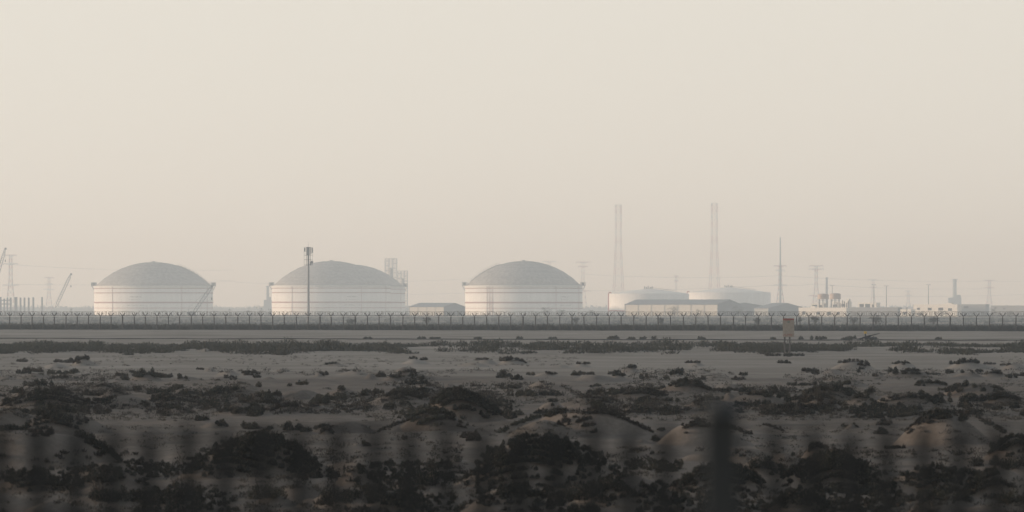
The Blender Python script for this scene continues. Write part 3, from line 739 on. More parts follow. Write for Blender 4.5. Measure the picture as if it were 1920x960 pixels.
# pipe rack of the plant at far left: each column by itself, beams tie them into one frame
t = thing('pipe_rack', 'row of grey steel columns carrying pipes at far left', 'pipe rack', (wx(30, 5200), 5200, 0))
for x, w, y in ((1, 3, 557), (8, 2.2, 560), (14, 2.2, 558), (20, 2.5, 558), (30, 4, 557), (38.5, 2.5, 558), (46, 2.5, 558), (54, 2.5, 558), (62.5, 2.5, 557.5), (79, 2.2, 557)):
    MB().bar((m_px(x - 30, 5200), 0, 0), (m_px(x - 30, 5200), 0, wz(y, 5200)), m_px(w * .55, 5200), 4).build('column', M['steel'], t)
for y in (563, 570):
    MB().bar((m_px(-40, 5200), 0, wz(y, 5200)), (m_px(-8, 5200), 0, wz(y, 5200)), .4, 6).build('pipe', M['steel'], t)
t = thing('process_block', 'grey low process block under the columns at far left', 'building', (wx(20, 5400), 5400, 0))
MB().box((0, 6, 2.6), (m_px(26, 5400), 10, 5.2)).build('block_wall', M['stack'], t); MB().box((-4, 0, 6.2), (6, 5, 2)).build('roof_unit', M['galv'], t)

MB.k = 1.0
# mobile phone mast
Z = 2600.0
t = thing('phone_mast', 'grey mobile phone mast with antenna panels in front of the middle domed tank', 'mast', (wx(578.3, Z), Z, 0))
Ht = wz(463, Z); pz = lambda y: wz(y, Z); mx_ = lambda p: m_px(p - 578.3, Z)
MB().lathe([(.80, 0), (.60, Ht * .7), (.52, Ht), (.02, Ht)], 16).build('pole', M['steel'], t, True)
MB().bar((0, 0, Ht), (0, 0, pz(453)), .06).build('lightning_rod', M['steel'], t)
for y in (464.5, 478.5, 487, 496.5):
    fr = MB()
    for k in range(6):
        a_, b_ = k * math.pi / 3, (k + 1) * math.pi / 3
        fr.bar((2.6*math.cos(a_), 2.6*math.sin(a_), pz(y)), (2.6*math.cos(b_), 2.6*math.sin(b_), pz(y)), .09)
        fr.bar((0, 0, pz(y)), (2.6*math.cos(a_), 2.6*math.sin(a_), pz(y)), .08)
    fr.build('antenna_ring', M['dark_steel'], t)
for k in range(6):
    a_ = k * math.pi / 3; MB().bar((2.6*math.cos(a_), 2.6*math.sin(a_), pz(498)), (2.6*math.cos(a_), 2.6*math.sin(a_), pz(463)), .09).build('support_pipe', M['dark_steel'], t)
for x, y0, y1, w in ((571.5, 465, 472, .55), (583, 464, 476, .5), (586, 465, 474, .5), (576.8, 463, 479, .7), (579.5, 463, 478, .7), (584.5, 489, 494, 1.0), (582.5, 491, 497, .7), (586, 490, 493, .6)):
    MB().box((mx_(x), -1.2 if abs(mx_(x)) < 1.2 else -.2, (pz(y0) + pz(y1)) / 2), (w * 1.3, .35, pz(y0) - pz(y1))).build('antenna_panel', M['steel'], t)

# ------------------------------------------------------------------ trees beyond the fence
def tree(px, y_top, w, Z, label, dense=260, m='tree', bare=False):
    Z = Z * (FAR if Z > 1900 else 1)
    z0 = gz(wx(px, Z), Z); t = thing('tree', label, 'tree', (wx(px, Z), Z, z0), 0, 'hazy trees beyond the fence')
    h = wz(y_top, Z) - z0; r = m_px(w / 2, Z); tk = MB().bar((0, 0, 0), (.1, 0, h * .45), .22, 6, .12)
    cl = []
    n = 7 if w < 16 else 13
    for k in range(n):
        a_ = random.uniform(0, 6.28); q_ = random.uniform(.15, .8); e = (r * q_ * math.cos(a_), r * q_ * math.sin(a_), h * random.uniform(.35, .82))
        tk.bar((0, 0, h * random.uniform(.15, .4)), e, .12, 4, .05); cl.append(e)
    tk.build('trunk', M['bark'], t)
    C = np.array(cl); P = leaves(C, np.full(n, r * .42), np.full(n, h * .2), dense // n * (1 if not bare else 1), .42 if not bare else .3, .3)
    o = bpy.data.objects.new('crown', quads_mesh('crown', P, M[m])); COL.objects.link(o); o.parent = t
for a in [(1265, 573, 34, 2150, 'broad thin crowned tree in front of the long warehouse', 420), (1311, 579, 15, 2100, 'small tree in front of the warehouse, right of the broad one', 160),
          (1385, 573, 26, 2300, 'dark round tree at the warehouse gable end', 420), (1022, 575, 24, 2200, 'tree before the lower right of the right domed tank', 300),
          (1052, 580, 18, 2200, 'low tree at the right foot of the right domed tank', 200), (1112, 581, 20, 2150, 'round bush tree between right domed tank and cone roofed tank', 260),
          (487, 572, 15, 2400, 'small tree in the gap left of the middle domed tank', 160), (506, 577, 8, 2400, 'tiny tree touching the left edge of the middle domed tank', 100),
          (430, 577, 8, 2500, 'small palm like tree right of the left domed tank', 90), (134, 576, 9, 2500, 'small lone tree left of the left domed tank', 90),
          (464, 575, 9, 2450, 'small tree between left and middle domed tanks', 90), (1700, 575, 4, 2350, 'thin dark cypress at the small white annexe', 90),
          (1529, 592, 15, 1500, 'dark bush tree before the long white building', 240), (1642, 592, 28, 1450, 'wide bare bush tree between the white buildings', 300),
          (1600, 594, 16, 1500, 'small bush tree at the right end of the long white building', 160), (1500, 591, 9, 1480, 'thin bare tree just right of the notice board', 70),
          (1080, 596, 12, 1500, 'small bare tree seen through the fence right of the right domed tank', 80), (1750, 593, 18, 1500, 'dark bush tree in front of the largest white building', 220),
          (1725, 583, 26, 2200, 'dark round tree against the left of the largest white building', 300), (1765, 583, 34, 2200, 'dark wide tree against the right of the largest white building', 360),
          (1862, 577, 14, 2200, 'small round tree right of the white buildings near right edge', 160), (1893, 582, 16, 2100, 'bush tree nearest the right edge', 160),
          (660, 597, 20, 1500, 'bush seen through the fence below the middle domed tank', 200), (800, 595, 16, 1550, 'bush seen through the fence below the low shed', 160),
          (1240, 596, 14, 1500, 'bush seen through the fence below the warehouse left end', 160), (1420, 597, 16, 1450, 'bush seen through the fence left of the notice board', 160)]: tree(*a)

# ------------------------------------------------------------------ scrub masses nobody could count
def mass(name, n, zfun, hfun, rfun, per, size, m, label):
    Zs = zfun(n); px = rng.uniform(-220, 2140, n); x = (px - 960) * Zs / F
    zz = np.array([gz(a_, b_) for a_, b_ in zip(x, Zs)]); C = np.stack([x, Zs, zz - .03], 1)
    P = leaves(C, rfun(n, Zs), hfun(n, Zs), per, size, .55)
    o = bpy.data.objects.new(name, quads_mesh(name, P, M[m])); COL.objects.link(o); tag(o, label, 'scrub', kind='stuff')
    return o, x, Zs
def fence_z(px):       # depth of the far fence at a picture column
    t_ = (px - 960) / F; return 877.0 / (1 + 0.333 * t_)
n = 5200
def fz(n):
    return None
px = rng.uniform(-220, 2140, n); Zs = fence_z(px) + 2 + 110 * rng.random(n) ** 1.8; x = (px - 960) * Zs / F
C = np.stack([x, Zs, np.array([gz(a_, b_) for a_, b_ in zip(x, Zs)])], 1)
P = leaves(C, rng.uniform(.5, 1.4, n), rng.uniform(.3, 1.0, n), 26, .24, .7)
o = bpy.data.objects.new('fence_scrub', quads_mesh('fence_scrub', P, M['leafC'])); COL.objects.link(o)
tag(o, 'dark dry scrub growing thickly behind the foot of the security fence', 'scrub', kind='stuff')
o, _, _ = mass('far_scrub', 3400, lambda n: 1250 + 3200 * rng.random(n) ** 1.2, lambda n, Z: rng.uniform(.5, 1.2, n) * np.clip((Z - 1000) / 1000, .35, 1.6), lambda n, Z: rng.uniform(1, 4.5, n), 22, .5, 'tree',
     'blue grey hazy scrub plain between the fence and the tanks')
# scrub belt beyond the pale plain
n = 3600; px = rng.uniform(-220, 2140, n); u = rng.random(n)
dens = 0.5 + 0.9 * vnoise(px, px * 0, 90, 11) + .25 * (px < 620)
py = 648 + (13 + 10 * vnoise(px, px * 0, 75, 41) + 5 * vnoise(px, px * 0, 22, 42)) * u + 3 * np.where(px > 1100, 1, 0) * (rng.random(n) - .5)
keep = (vnoise(px, py * 14, 60, 12) + .5 < 0.52 + .34 * (px < 620)) | (u < .22)
px, py = px[keep], py[keep]; Zs = F * (EYE - PL) / (py - HZ); x = (px - 960) * Zs / F; n = len(x)
C = np.stack([x, Zs, np.array([gz(a_, b_) for a_, b_ in zip(x, Zs)])], 1)
hgt = (.22 + .85 * np.clip(vnoise(px, py * 0, 52, 13) + .6 * vnoise(px, py * 0, 19, 14) + .42, 0, 1.1)) * rng.uniform(.7, 1.1, n)
P = leaves(C, rng.uniform(.5, 1.3, n), hgt, 40, .16, .5)
o = bpy.data.objects.new('scrub_belt', quads_mesh('scrub_belt', P, M['leafA'])); COL.objects.link(o)
tag(o, 'long dark green belt of low scrub behind the pale plain', 'scrub', kind='stuff')
# dry tufts and litter strewn over the near plain
n = 8000; u = rng.random(n); py = np.where(u < .12, rng.uniform(668, 692, n), np.where(u < .3, rng.uniform(694, 716, n), np.where(u < .75, rng.uniform(720, 790, n), rng.uniform(800, 985, n))))
px = rng.uniform(-120, 2040, n)
keep = vnoise(px, py * 5, 130, 17) + .5 > np.where(py < 694, .62, .42); px, py = px[keep], py[keep]
C = np.array([pick(a_, b_) for a_, b_ in zip(px, py)]); s_ = (py - HZ)
n = len(C); rr = rng.uniform(.08, .35, n); P = leaves(C, rr, rr * rng.uniform(.25, .6, n), 22, .045, .25)
o = bpy.data.objects.new('dry_tufts', quads_mesh('dry_tufts', P, M['leafD'])); COL.objects.link(o)
tag(o, 'small dry tufts and litter strewn over the sandy plain', 'tufts', kind='stuff')
# low creeping scrub between the shrubs
n = 7600; u = rng.random(n); py = np.where(u < .14, rng.uniform(694, 716, n), np.where(u < .86, rng.uniform(719, 780, n), rng.uniform(846, 988, n)))
px = rng.uniform(-120, 2040, n)
keep = vnoise(px, py * 6, 110, 31) + .6 * vnoise(px, py * 4, 34, 32) > .10; px, py = px[keep], py[keep]
C = np.array([pick(a_, b_) for a_, b_ in zip(px, py)]); n = len(C)
rr = C[:, 1] / 240 * rng.uniform(.12, .42, n); P = leaves(C, rr, rr * rng.uniform(.35, .8, n), 26, .06, .45)
o = bpy.data.objects.new('creeping_scrub', quads_mesh('creeping_scrub', P, M['leafB'])); COL.objects.link(o)
tag(o, 'low creeping scrub matted over the sand between the shrubs', 'scrub', kind='stuff')
# tree line on the horizon
n = 1500; px = rng.uniform(-300, 2220, n); Zs = rng.uniform(9000, 10500, n); x = (px - 960) * Zs / F
C = np.stack([x, Zs, np.zeros(n)], 1); P = leaves(C, rng.uniform(10, 26, n), rng.uniform(5, 12, n), 26, 4.2, .4)
o = bpy.data.objects.new('far_treeline', quads_mesh('far_treeline', P, M['tree'])); COL.objects.link(o)
tag(o, 'faint line of far trees along the hazy horizon', 'trees', kind='stuff')

# ------------------------------------------------------------------ single shrubs
shrubs = []           # name, clump array, mats, (px,py,w,h,belt,leaf)
def shrub_from(points, h_px, leaf, belt, w, px0, py0, jit=0.25, dense=1.0, label=None):
    C = np.array([pick(a_, b_) for a_, b_ in points]); Zm = float(np.median(C[:, 1]))
    h = m_px(h_px, Zm); n = len(C)
    C[:, 1] += rng.normal(size=n) * jit * h; C[:, 0] += rng.normal(size=n) * jit * h * .5; C[:, 2] = [gz(a_, b_) - .02 for a_, b_ in C[:, :2]]
    hh = h * rng.uniform(.4, 1.1, n); rr = h * rng.uniform(.28, .62, n)
    size = max(.028, .95 * m_px(1.9, Zm))
    area = (rr * hh * 2.4).mean(); per = int(np.clip(dense * 3.2 * area / (size * size * .5), 14, 420))
    P = leaves(C, rr, hh, per, size, .55, .45)
    base = C.mean(0); P = P - base
    o = bpy.data.objects.new('shrub', quads_mesh('shrub', P, M['leaf' + leaf], 'twig')); COL.objects.link(o); o.location = base
    tag(o, label, 'shrub'); shrubs.append((o, px0, py0, w, h_px, belt, leaf)); return o
def E(px, py, w, h, belt, leaf, label=None):
    n = int(max(4, w / h * 3.4)); pts = []
    for k in range(n):
        f = random.uniform(-1, 1); pts.append((px + f * w / 2 * .85, py - random.uniform(0, .3) * h))
    return shrub_from(pts, h * .9, leaf, belt, w, px, py, label=label)
def Lp(pts, h, leaf, belt, label=None, spread=3):
    P = []; 
    for (xa, ya), (xb, yb) in zip(pts[:-1], pts[1:]):
        n = max(2, int(math.hypot(xb - xa, yb - ya) / (h * .3)))
        for k in range(n):
            f = random.random(); P.append((xa + (xb - xa) * f + random.gauss(0, 1), ya + (yb - ya) * f + random.uniform(0, spread)))
    xs = [p[0] for p in pts]; yy = [p[1] for p in pts]
    return shrub_from(P, h, leaf, belt, max(xs) - min(xs), sum(xs) / len(xs), sum(yy) / len(yy), label=label)
def inside(p, poly):
    c = False; j = len(poly) - 1
    for i in range(len(poly)):
        if (poly[i][1] > p[1]) != (poly[j][1] > p[1]) and p[0] < (poly[j][0] - poly[i][0]) * (p[1] - poly[i][1]) / (poly[j][1] - poly[i][1]) + poly[i][0]: c = not c
        j = i
    return c
def Pg(poly, h, leaf, belt, n, label=None):
    xs = [p[0] for p in poly]; yy = [p[1] for p in poly]; P = []
    n = int(n * 3.6)
    while len(P) < n:
        p = (random.uniform(min(xs), max(xs)), random.uniform(min(yy), max(yy)))
        if inside(p, poly): P.append(p)
    return shrub_from(P, h * .78, leaf, belt, max(xs) - min(xs), sum(xs) / len(xs), max(yy), jit=.9, label=label)

# the ones that give the foreground its shapes
Lp([(45, 772), (75, 778), (105, 790), (140, 812), (180, 838), (222, 862)], 13, 'C', 'x', 'long dark vegetation ridge running down to the right from the left edge')
Lp([(0, 808), (60, 804), (120, 801), (150, 805)], 8, 'C', 'x', 'thin dark strip along the crest of the pale dune at the left edge')
Pg([(60, 757), (75, 748), (120, 752), (200, 768), (212, 780), (140, 775), (70, 770)], 12, 'B', 'x', 26, 'wide dark brown shrub behind the long ridge on the left')
Pg([(335, 880), (370, 850), (420, 828), (470, 822), (520, 826), (565, 850), (600, 885), (540, 893), (430, 895), (360, 893)], 15, 'C', 'x', 90, 'largest dark shrub mound in the left foreground, below the mobile phone mast side')
Pg([(560, 850), (590, 870), (610, 890), (570, 885)], 9, 'C', 'x', 12, 'dark tail of scrub trailing right off the large left foreground mound')
Pg([(235, 870), (260, 862), (290, 868), (330, 880), (320, 900), (250, 895)], 13, 'C', 'x', 26, 'dark shrub just left of the large left foreground mound')
Pg([(0, 890), (60, 880), (130, 878), (225, 880), (228, 905), (140, 925), (30, 920), (0, 915)], 15, 'C', 'x', 50, 'broad dark shrub under the pale dune at the left edge')
Pg([(845, 765), (870, 748), (900, 740), (940, 748), (962, 765), (945, 785), (900, 780), (860, 775)], 13, 'C', 'x', 46, 'dark shrub capping the tall mound below the right domed tank')
Lp([(850, 768), (880, 778), (912, 790)], 10, 'C', 'x', 'dark strip running down in front of the capped tall mound')
Pg([(745, 775), (790, 763), (850, 760), (842, 785), (760, 790)], 11, 'A', 'x', 30, 'olive shrub on the left shoulder of the capped tall mound')
Lp([(702, 812), (740, 796), (775, 784)], 6, 'B', 'x', 'thin dark strip climbing the left flank of the middle dune')
Lp([(828, 782), (850, 792), (878, 808)], 6, 'B', 'x', 'thin dark strip descending the right flank of the middle dune')
Pg([(765, 800), (785, 782), (815, 782), (835, 798), (800, 803)], 9, 'A', 'x', 14, 'low shrub in the hollow of the middle dune')
Lp([(1108, 771), (1150, 780), (1185, 793), (1226, 811)], 8, 'B', 'x', 'dark crest strip running down right on the broad dune below the left mast')
Lp([(935, 812), (970, 794), (1010, 782), (1060, 776)], 9, 'A', 'x', 'olive strip rising along the left flank of the broad dune')
Lp([(1040, 798), (1075, 794), (1100, 806), (1120, 818)], 9, 'B', 'x', 'brown strip lying across the front of the broad dune')
Pg([(890, 870), (925, 838), (975, 822), (1030, 824), (1090, 838), (1140, 860), (1170, 888), (1100, 890), (1000, 880), (930, 885)], 15, 'C', 'x', 100, 'largest dark shrub mound in the middle foreground')
Pg([(860, 890), (1000, 905), (1160, 900), (1180, 940), (1050, 950), (900, 930)], 16, 'C', 'x', 70, 'dark scrub apron at the foot of the largest middle mound')
Pg([(665, 900), (720, 870), (790, 868), (860, 885), (830, 915), (720, 930), (670, 920)], 16, 'C', 'x', 60, 'broad dark shrub left of the largest middle mound')
Lp([(1280, 814), (1310, 803), (1345, 798), (1380, 804), (1415, 816)], 7, 'B', 'x', 'thin dark crest strip arching over the dune behind the thick railing post')
Lp([(1432, 795), (1450, 800), (1470, 808)], 6, 'B', 'x', 'short dark strip right of the dune behind the thick railing post')
Pg([(1730, 790), (1760, 775), (1800, 768), (1840, 772), (1845, 785), (1790, 780), (1740, 800)], 10, 'C', 'x', 34, 'dark shrub capping the right hand dune')
Lp([(1830, 780), (1855, 795), (1892, 815)], 9, 'C', 'x', 'dark strip sliding down the right side of the right hand dune')
Lp([(1698, 812), (1715, 803), (1735, 795)], 7, 'B', 'x', 'thin dark strip on the left foot of the right hand dune')
Pg([(1590, 775), (1620, 760), (1660, 758), (1720, 765), (1728, 780), (1660, 785), (1600, 785)], 13, 'C', 'x', 46, 'large black green shrub row left of the right hand dune')
Pg([(1850, 858), (1880, 838), (1925, 825), (1930, 850), (1890, 860)], 11, 'C', 'x', 26, 'dark shrub rising at the right edge of the foreground')
Pg([(1440, 890), (1500, 868), (1560, 858), (1620, 870), (1665, 890), (1600, 905), (1480, 905)], 15, 'C', 'x', 70, 'broad dark shrub mound right of the thick railing post')
Pg([(1500, 850), (1530, 832), (1565, 840), (1570, 852)], 9, 'B', 'x', 16, 'brownish shrub on the bump above the broad right foreground mound')
Pg([(1690, 900), (1760, 880), (1830, 885), (1880, 905), (1860, 930), (1740, 925)], 15, 'C', 'x', 50, 'dark shrub mound in the right foreground near the edge')
Pg([(1280, 890), (1350, 875), (1420, 885), (1430, 920), (1330, 930), (1270, 915)], 15, 'C', 'x', 50, 'dark shrub low behind the thick railing post')
Pg([(700, 945), (760, 925), (850, 935), (880, 960), (800, 975), (710, 970)], 15, 'C', 'x', 30, 'dark scrub at the bottom edge left of the pale hump in the middle')
Pg([(1190, 925), (1260, 905), (1330, 925), (1420, 930), (1440, 975), (1300, 985), (1200, 970)], 16, 'C', 'x', 60, 'dark scrub at the bottom edge around the thick railing post')
Pg([(1470, 925), (1560, 905), (1680, 915), (1720, 940), (1640, 965), (1500, 960)], 16, 'C', 'x', 60, 'dark scrub at the bottom edge below the broad right foreground mound')
Pg([(250, 930), (330, 910), (430, 925), (440, 960), (340, 975), (260, 965)], 15, 'C', 'x', 44, 'dark scrub at the bottom edge below the large left foreground mound')
Pg([(1170, 870), (1230, 862), (1280, 868), (1275, 885), (1190, 885)], 11, 'A', 'x', 26, 'olive shrub left of the thick railing post')
for a in [(509, 809, 17, 13, 'small round lone black shrub in the open sand, left one'), (550, 808, 40, 18, 'dark lone shrub in the open sand, just right of the small round one'),
          (606, 807, 32, 8, 'flat brown shrub in the open sand right of the lone dark shrub'), (468, 782, 42, 22, 'box shaped dark shrub at the front of the left scrub'),
          (380, 790, 30, 13, 'small dark shrub in front of the left scrub'), (1650, 817, 24, 18, 'small upright lone shrub in the open sand left of the right hand dune'),
          (1445, 778, 46, 11, 'flat green shrub in front of the right scrub, left one of two'), (1506, 778, 50, 10, 'flat green shrub in front of the right scrub, right one of two'),
          (1205, 775, 40, 16, 'dense shrub row right of the broad dune, left part'), (1248, 776, 50, 16, 'dense shrub row right of the broad dune, right part'),
          (955, 790, 26, 20, 'upright dark shrub between the capped mound and the broad dune'), (1320, 772, 24, 18, 'dark upright shrub above the thick railing post')]:
    E(*a[:4], 'x', 'C', a[4])
plain = [(150, 682, 54, 11, 'B', 'dark cap of scrub on the small dune left of the pale plain'), (40, 679, 22, 6, 'B', 'small leaning shrub at the far left of the pale plain'), (112, 680, 30, 6, 'B', 'low brown scrub beside the small capped dune on the left'),
         (60, 700, 36, 12, 'B', 'round dark shrub on the far left hummock'), (272, 708, 38, 15, 'A', 'round olive shrub on the hummock right of the far left ones'), (110, 702, 44, 8, 'A', 'low flat olive shrub on the far left hummock'), (375, 694, 16, 4, 'B', 'tiny lone shrub on the pale plain below the left tank'),
         (621, 685, 22, 5, 'C', 'tiny dark lone shrub on the pale plain below the middle tank'), (775, 674, 16, 6, 'C', 'tiny shrub on the white hummock, left one of two'), (795, 676, 16, 7, 'C', 'tiny shrub on the white hummock, right one of two'),
         (903, 675, 26, 4, 'B', 'thin dark cap on the pale hummock below the right domed tank'), (950, 678, 36, 8, 'B', 'dark cap on the larger hummock below the right domed tank'), (978, 681, 26, 5, 'B', 'low scrub on the right slope of the larger hummock'),
         (1095, 683, 30, 4, 'B', 'thin scrub arch on the small hummock below the left mast'), (1300, 681, 34, 4, 'B', 'thin scrub arch on the lone hummock below the right mast'), (1471, 682, 22, 7, 'C', 'small dark shrub on the plain straight below the notice board'),
         (1586, 682, 34, 8, 'B', 'dark scrub on the left crest of the hummock right of the notice board'), (1618, 690, 26, 8, 'B', 'dark scrub sliding off the right of the hummock near notice board'), (1690, 684, 36, 6, 'A', 'flat grey green shrub between the two right hummocks'),
         (1808, 684, 66, 7, 'C', 'long dark cap on the widest right hummock'), (1855, 684, 24, 4, 'B', 'small flat scrub right of the widest right hummock'), (1885, 686, 20, 4, 'B', 'thin scrub on the hummock at the right edge'), (1672, 702, 24, 11, 'C', 'dark shrub on the left of the white hummock on the right'),
         (1705, 708, 36, 7, 'B', 'low scrub on the face of the white hummock on the right'), (1782, 702, 12, 9, 'C', 'tiny upright black shrub on the right plain, left one of two'), (1802, 700, 10, 8, 'C', 'tiny upright black shrub on the right plain, right one of two'), (1750, 703, 30, 4, 'C', 'flat dark shrub between white hummock and the tiny upright pair')]
for a in plain: E(*a[:4], 'x', a[4], a[5])
for px, w, h in ((691, 20, 4), (792, 18, 4), (816, 22, 4), (896, 16, 4), (974, 14, 5), (1036, 16, 4), (1151, 26, 7), (1184, 18, 5), (1204, 14, 5), (1225, 10, 6), (1315, 14, 5), (1449, 10, 4), (1502, 14, 6), (1527, 16, 7), (1542, 14, 6), (1586, 22, 6), (1600, 14, 8), (1761, 14, 5)):
    E(px, 636.5 + (px - 960) * .0015, w, h, 'pipe', 'A')
for a in auto:
    E(*a)

# wording that tells the remaining shrubs apart: belt, landmark above, then order in that cell
marks = [(30, 'far left pipe rack'), (130, 'left crane boom'), (205, 'left end of left dome'), (288, 'middle of left dome'), (375, 'right end of left dome'), (455, 'gap beside left dome'), (530, 'left end of middle dome'), (578, 'phone mast'), (640, 'middle dome'), (715, 'right end of middle dome'),
         (770, 'scaffold towers'), (830, 'low shed'), (890, 'left end of right dome'), (980, 'centre of right dome'), (1070, 'right end of right dome'), (1160, 'left tall mast'), (1250, 'warehouse wall'), (1340, 'right tall mast'), (1410, 'dark hangar'), (1478, 'notice board'), (1545, 'raised drums'), (1640, 'left light poles'), (1740, 'big white building'), (1795, 'thick smokestack'), (1880, 'right frame edge')]
where = {'pipe': 'beside the black pipe', 'row': 'on the pale hummocks', 'mid': 'in the middle scrub', 'front': 'in the dark foreground', 'open': 'on the open sand'}
hue = {'A': 'olive', 'B': 'brown', 'C': 'blackish', 'D': 'dry grey'}
cells = {}
for s_ in shrubs:
    if 'label' in s_[0].keys() and s_[5] == 'x': continue
    lm = min(marks, key=lambda k: abs(k[0] - s_[1]))[1]
    shp = 'tall' if s_[4] / s_[3] > .6 else ('wide' if s_[4] / s_[3] < .26 else 'rounded')
    cells.setdefault((s_[5], lm, shp, s_[6]), []).append(s_)
ordn = ['first', 'second', 'third', 'fourth', 'fifth', 'sixth']
for (belt, lm, shp, lf), L_ in cells.items():
    L_.sort(key=lambda k: k[2])
    for k, s_ in enumerate(L_):
        ex = '' if len(L_) == 1 else (', ' + (['farther one', 'nearer one'][k] if len(L_) == 2 else ordn[k] + ' farthest'))
        s_[0]['label'] = f'{shp} {hue[lf]} shrub {where[belt]}, below {lm}{ex}'; s_[0]['group'] = 'desert shrubs on the plain'

# ------------------------------------------------------------------ the far security fence
# straight run, nearer on the right; posts 2.5 m apart
dirv = np.array((1.0, -0.333)); dirv /= np.linalg.norm(dirv)
f0 = np.array((0.0, 877.0)); SP = 2.63
fence = thing('security_fence', 'long dark security fence with Y shaped post tops and coiled razor wire', 'fence', (0, 877, PL), math.atan2(dirv[1], dirv[0]))
ang = math.atan2(dirv[1], dirv[0])
def fgz(s): p = f0 + dirv * s; return gz(p[0], p[1]) - PL
post_s = []; s0 = m_px(982 - 960, 877) 
for i in range(-47, 48): post_s.append(s0 + i * SP)
for i, s in zip(range(-47, 48), post_s):
    z0 = fgz(s); hv = random.uniform(-.03, .03); strain = (i % 17 == 0)
    lean = random.gauss(0, .02); r_ = .15 if strain else .112
    tp = (s + lean * 3.2, random.gauss(0, .02), 3.22 + hv)
    p = MB().bar((s, 0, z0 - .3), tp, r_, 6)
    p.bar(tp, (tp[0] - .56, -.12, 3.92 + hv), .10, 4); p.bar(tp, (tp[0] + .56, .12, 3.92 + hv), .10, 4)
    po = p.build('fence_post', M['dark_steel'], fence)
    if strain:
        for k in (-1, 1): MB().bar((s, 0, z0 + 1.5), (s + k * 1.0, 0, z0 - .1), .06, 4).build('brace', M['dark_steel'], po)
sa, sb = post_s[0], post_s[-1]
rz_ = MB(); k = 0; s = sa
while s < sb:      # concertina loops, leaning one way and the other
    ya = math.radians(random.choice((-1, 1)) * random.uniform(42, 66)); r_ = random.uniform(.42, .52); dz = random.uniform(-.04, .04)
    ring = [(s + r_ * math.cos(th) * math.sin(ya), r_ * math.cos(th) * math.cos(ya), 3.78 + dz + r_ * math.sin(th)) for th in np.linspace(0, 2 * math.pi, 15)]
    rz_.path(ring, .027, 3); s += random.uniform(.34, .50)
rz_.bar((sa, 0, 3.34), (sb, 0, 3.34), .02, 3)
rz_.build('razor_wire', M['dark_steel'], fence)
MB().bar((sa, -.08, 3.18), (sb, -.08, 3.18), .042, 6).build('top_rail', M['galv'], fence)
wm = MB(); s = sa
while s < sb:
    wm.bar((s, .06, fgz(s)), (s, .06, 3.16), .014, 3); s += .20
for z in (.5, 1.0, 1.5, 2.0, 2.6): wm.bar((sa, .06, z + .3), (sb, .06, z + .3), .006, 3)
wm.build('wire_mesh', M['dark_steel'], fence)
for zz, dy in ((3.55, -.06), (3.9, -.12), (3.55, .06), (3.9, .12)):
    MB().bar((sa, dy, zz), (sb, dy, zz), .010, 3).build('strand_wire', M['dark_steel'], fence)

# black pipe lying along the sand road
pp = []
for k in range(121):
    px = -300 + k * 21; Zp = 664 / (1 + .28 * (px - 960) / F) ; x = wx(px, Zp)
    pp.append((x, Zp + .8 * math.sin(k * .5), gz(x, Zp) + .07 + .02 * math.sin(k * 1.3)))
tag(MB().path(pp, .085, 6).build('pipeline', M['pipe']), 'thin black pipe lying along the sand in front of the fence', 'pipe')

# yellow marker and dark heap at the roadside
Zp = 672.0; x = wx(1622, Zp); z0 = gz(x, Zp)
t = thing('marker_post', 'small yellow marker post beside the dark heap on the sand road', 'marker post', (x, Zp - .5, gz(x, Zp - .5)))
MB().bar((0, 0, 0), (0, 0, .95), .10, 8).build('post', M['scrap'], t); MB().box((0, 0, 1.1), (.42, .16, .36)).bar((-.1, 0, .9), (.16, 0, 1.02), .1).build('cap', M['yellow'], t)
hp = MB(); rr_ = random.Random(4)
for k in range(46):
    f = rr_.uniform(-1, 1); xx = f * 1.35 + .3; hh = .55 * (1 - abs(f)) + .12
    hp.bar((xx - .5 * rr_.random(), rr_.uniform(-.4, .4), rr_.uniform(0, hh * .5)), (xx + rr_.uniform(.2, .8), rr_.uniform(-.4, .4), hh * rr_.uniform(.6, 1.15)), .08, 5, .04)
hp.bar((.2, 0, .45), (2.3, .1, .95), .11, 5, .05)
h_ = hp.build('scrap_heap', M['scrap']); h_.location = (x, Zp, z0); tag(h_, 'dark tangled heap with a limb pointing right, beside the yellow marker', 'debris heap')

# notice board
Zs_ = 448.0; xs_ = wx(1478.5, Zs_); zs_ = gz(xs_, Zs_); q1 = lambda n: m_px(n, Zs_)
t = thing('notice_board', 'weathered notice board with red header on two posts on the sand', 'sign', (xs_, Zs_, 0))
zt, zb = wz(597, Zs_), wz(632, Zs_)
pn = MB().box((0, 0, (zt + zb) / 2), (q1(21.5), .05, zt - zb)).build('panel', M['board'], t)
hd = MB().box((0, -.031, zt - q1(1.6)), (q1(20.5), .012, q1(2.6))).build('header_strip', M['sign_red'], pn)
ft = MB(); r3 = random.Random(9)
for row, (y0, hh, m_) in enumerate(((601, 1.0, 0), (627, 1.4, 1), (629.6, 1.2, 1))):
    xx = -q1(9.5)
    while xx < q1(9):
        w = q1(r3.uniform(.7, 2.0))
        if r3.random() < .7: ft.box((xx + w / 2, -.031, wz(y0, Zs_)), (w * .8, .012, q1(hh)))
        xx += w * 1.2
ft.build('faded_red_lettering', M['sign_red'], pn)
fx = MB()
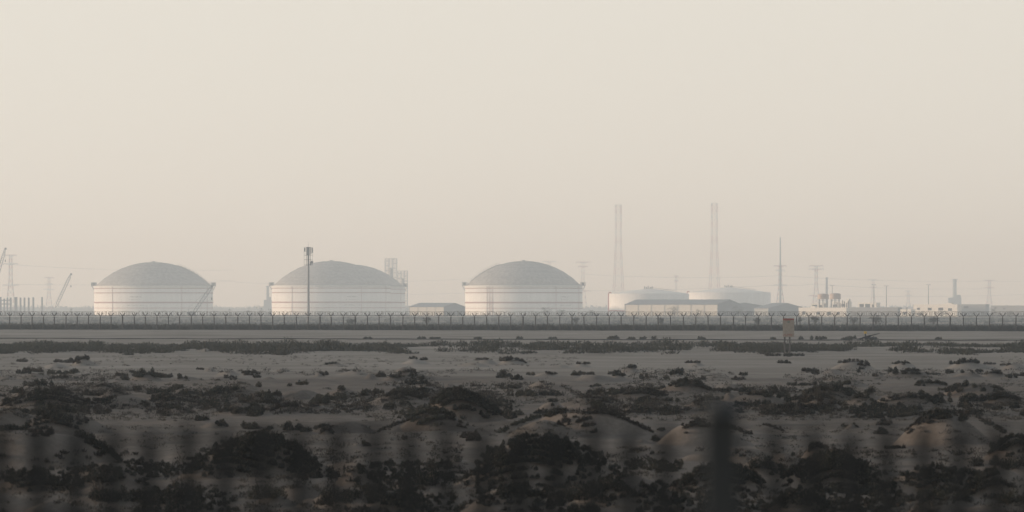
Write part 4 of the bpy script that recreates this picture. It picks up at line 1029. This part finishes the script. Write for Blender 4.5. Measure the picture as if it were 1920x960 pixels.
for y0 in np.arange(608, 626, 2.2):
    xx = -q1(8.5)
    while xx < q1(8):
        w = q1(r3.uniform(.6, 1.8))
        if r3.random() < .75: fx.box((xx + w / 2, -.030, wz(y0, Zs_)), (w * .8, .010, q1(.7)))
        xx += w * 1.25
MB().bar((0, -.030, wz(603.5, Zs_)), (0, -.038, wz(603.5, Zs_)), q1(2.6), 20).build('faded_emblem', mat('faded_emblem_paint', (0.25, 0.27, 0.23), 0.8), pn)
fx.build('faded_grey_lettering', mat('faded_text', (0.40, 0.34, 0.29), 0.8), pn)
for px in (1471.3, 1480.8):
    MB().box((m_px(px - 1478.5, Zs_), .09, (wz(600, Zs_) + zs_ - .3) / 2), (q1(3.2), .1, wz(600, Zs_) - zs_ + .3)).build('post', M['sign_post'], t)
for a in [(1450, 668, 34, 5, 'B', 'low scrub at the left foot of the notice board'), (1492, 668, 36, 5, 'B', 'low scrub at the right foot of the notice board'), (1476, 669, 18, 6, 'C', 'tuft between the two posts of the notice board')]:
    E(*a[:4], 'x', a[4], a[5])

# ------------------------------------------------------------------ railing right before the lens, far out of focus
Zr = 8.0; RB = 3.4 + PL
rail = thing('bar_railing', 'dark blurred vertical bar railing right in front of the viewer', 'railing', (0, Zr, RB))
pxs = [-275, -205, -136, -66, 2, 72, 143, 212, 280, 353, 422, 493, 562, 632, 703, 768, 836, 904, 973, 1043, 1112, 1180, 1248, 1453, 1523, 1595, 1663, 1732, 1800, 1868, 1937, 2006, 2075]
for i, p_ in enumerate(pxs):
    top = wz(812 + random.uniform(-6, 6), Zr) - RB; x = wx(p_, Zr)
    b_ = MB().box((x, 0, (top + .06) / 2), (.029, .02, top - .06)); b_.bar((x, 0, top - .002), (x, 0, top + .018), .018, 4, .003)
    b_.build('bar', M['rail'], rail)
top = wz(778, Zr) - RB
for p_ in (1353, -560, 3266):
    b_ = MB().box((wx(p_, Zr), .0, top / 2), (.062, .05, top)); b_.bar((wx(p_, Zr), 0, top), (wx(p_, Zr), 0, top + .03), .045, 8, .012)
    b_.build('railing_post', M['rail_post'], rail)
for z in (.12, wz(988, Zr) - RB): MB().box((wx(960, Zr), .028, z), (4.2, .03, .05)).build('rail', M['rail'], rail)
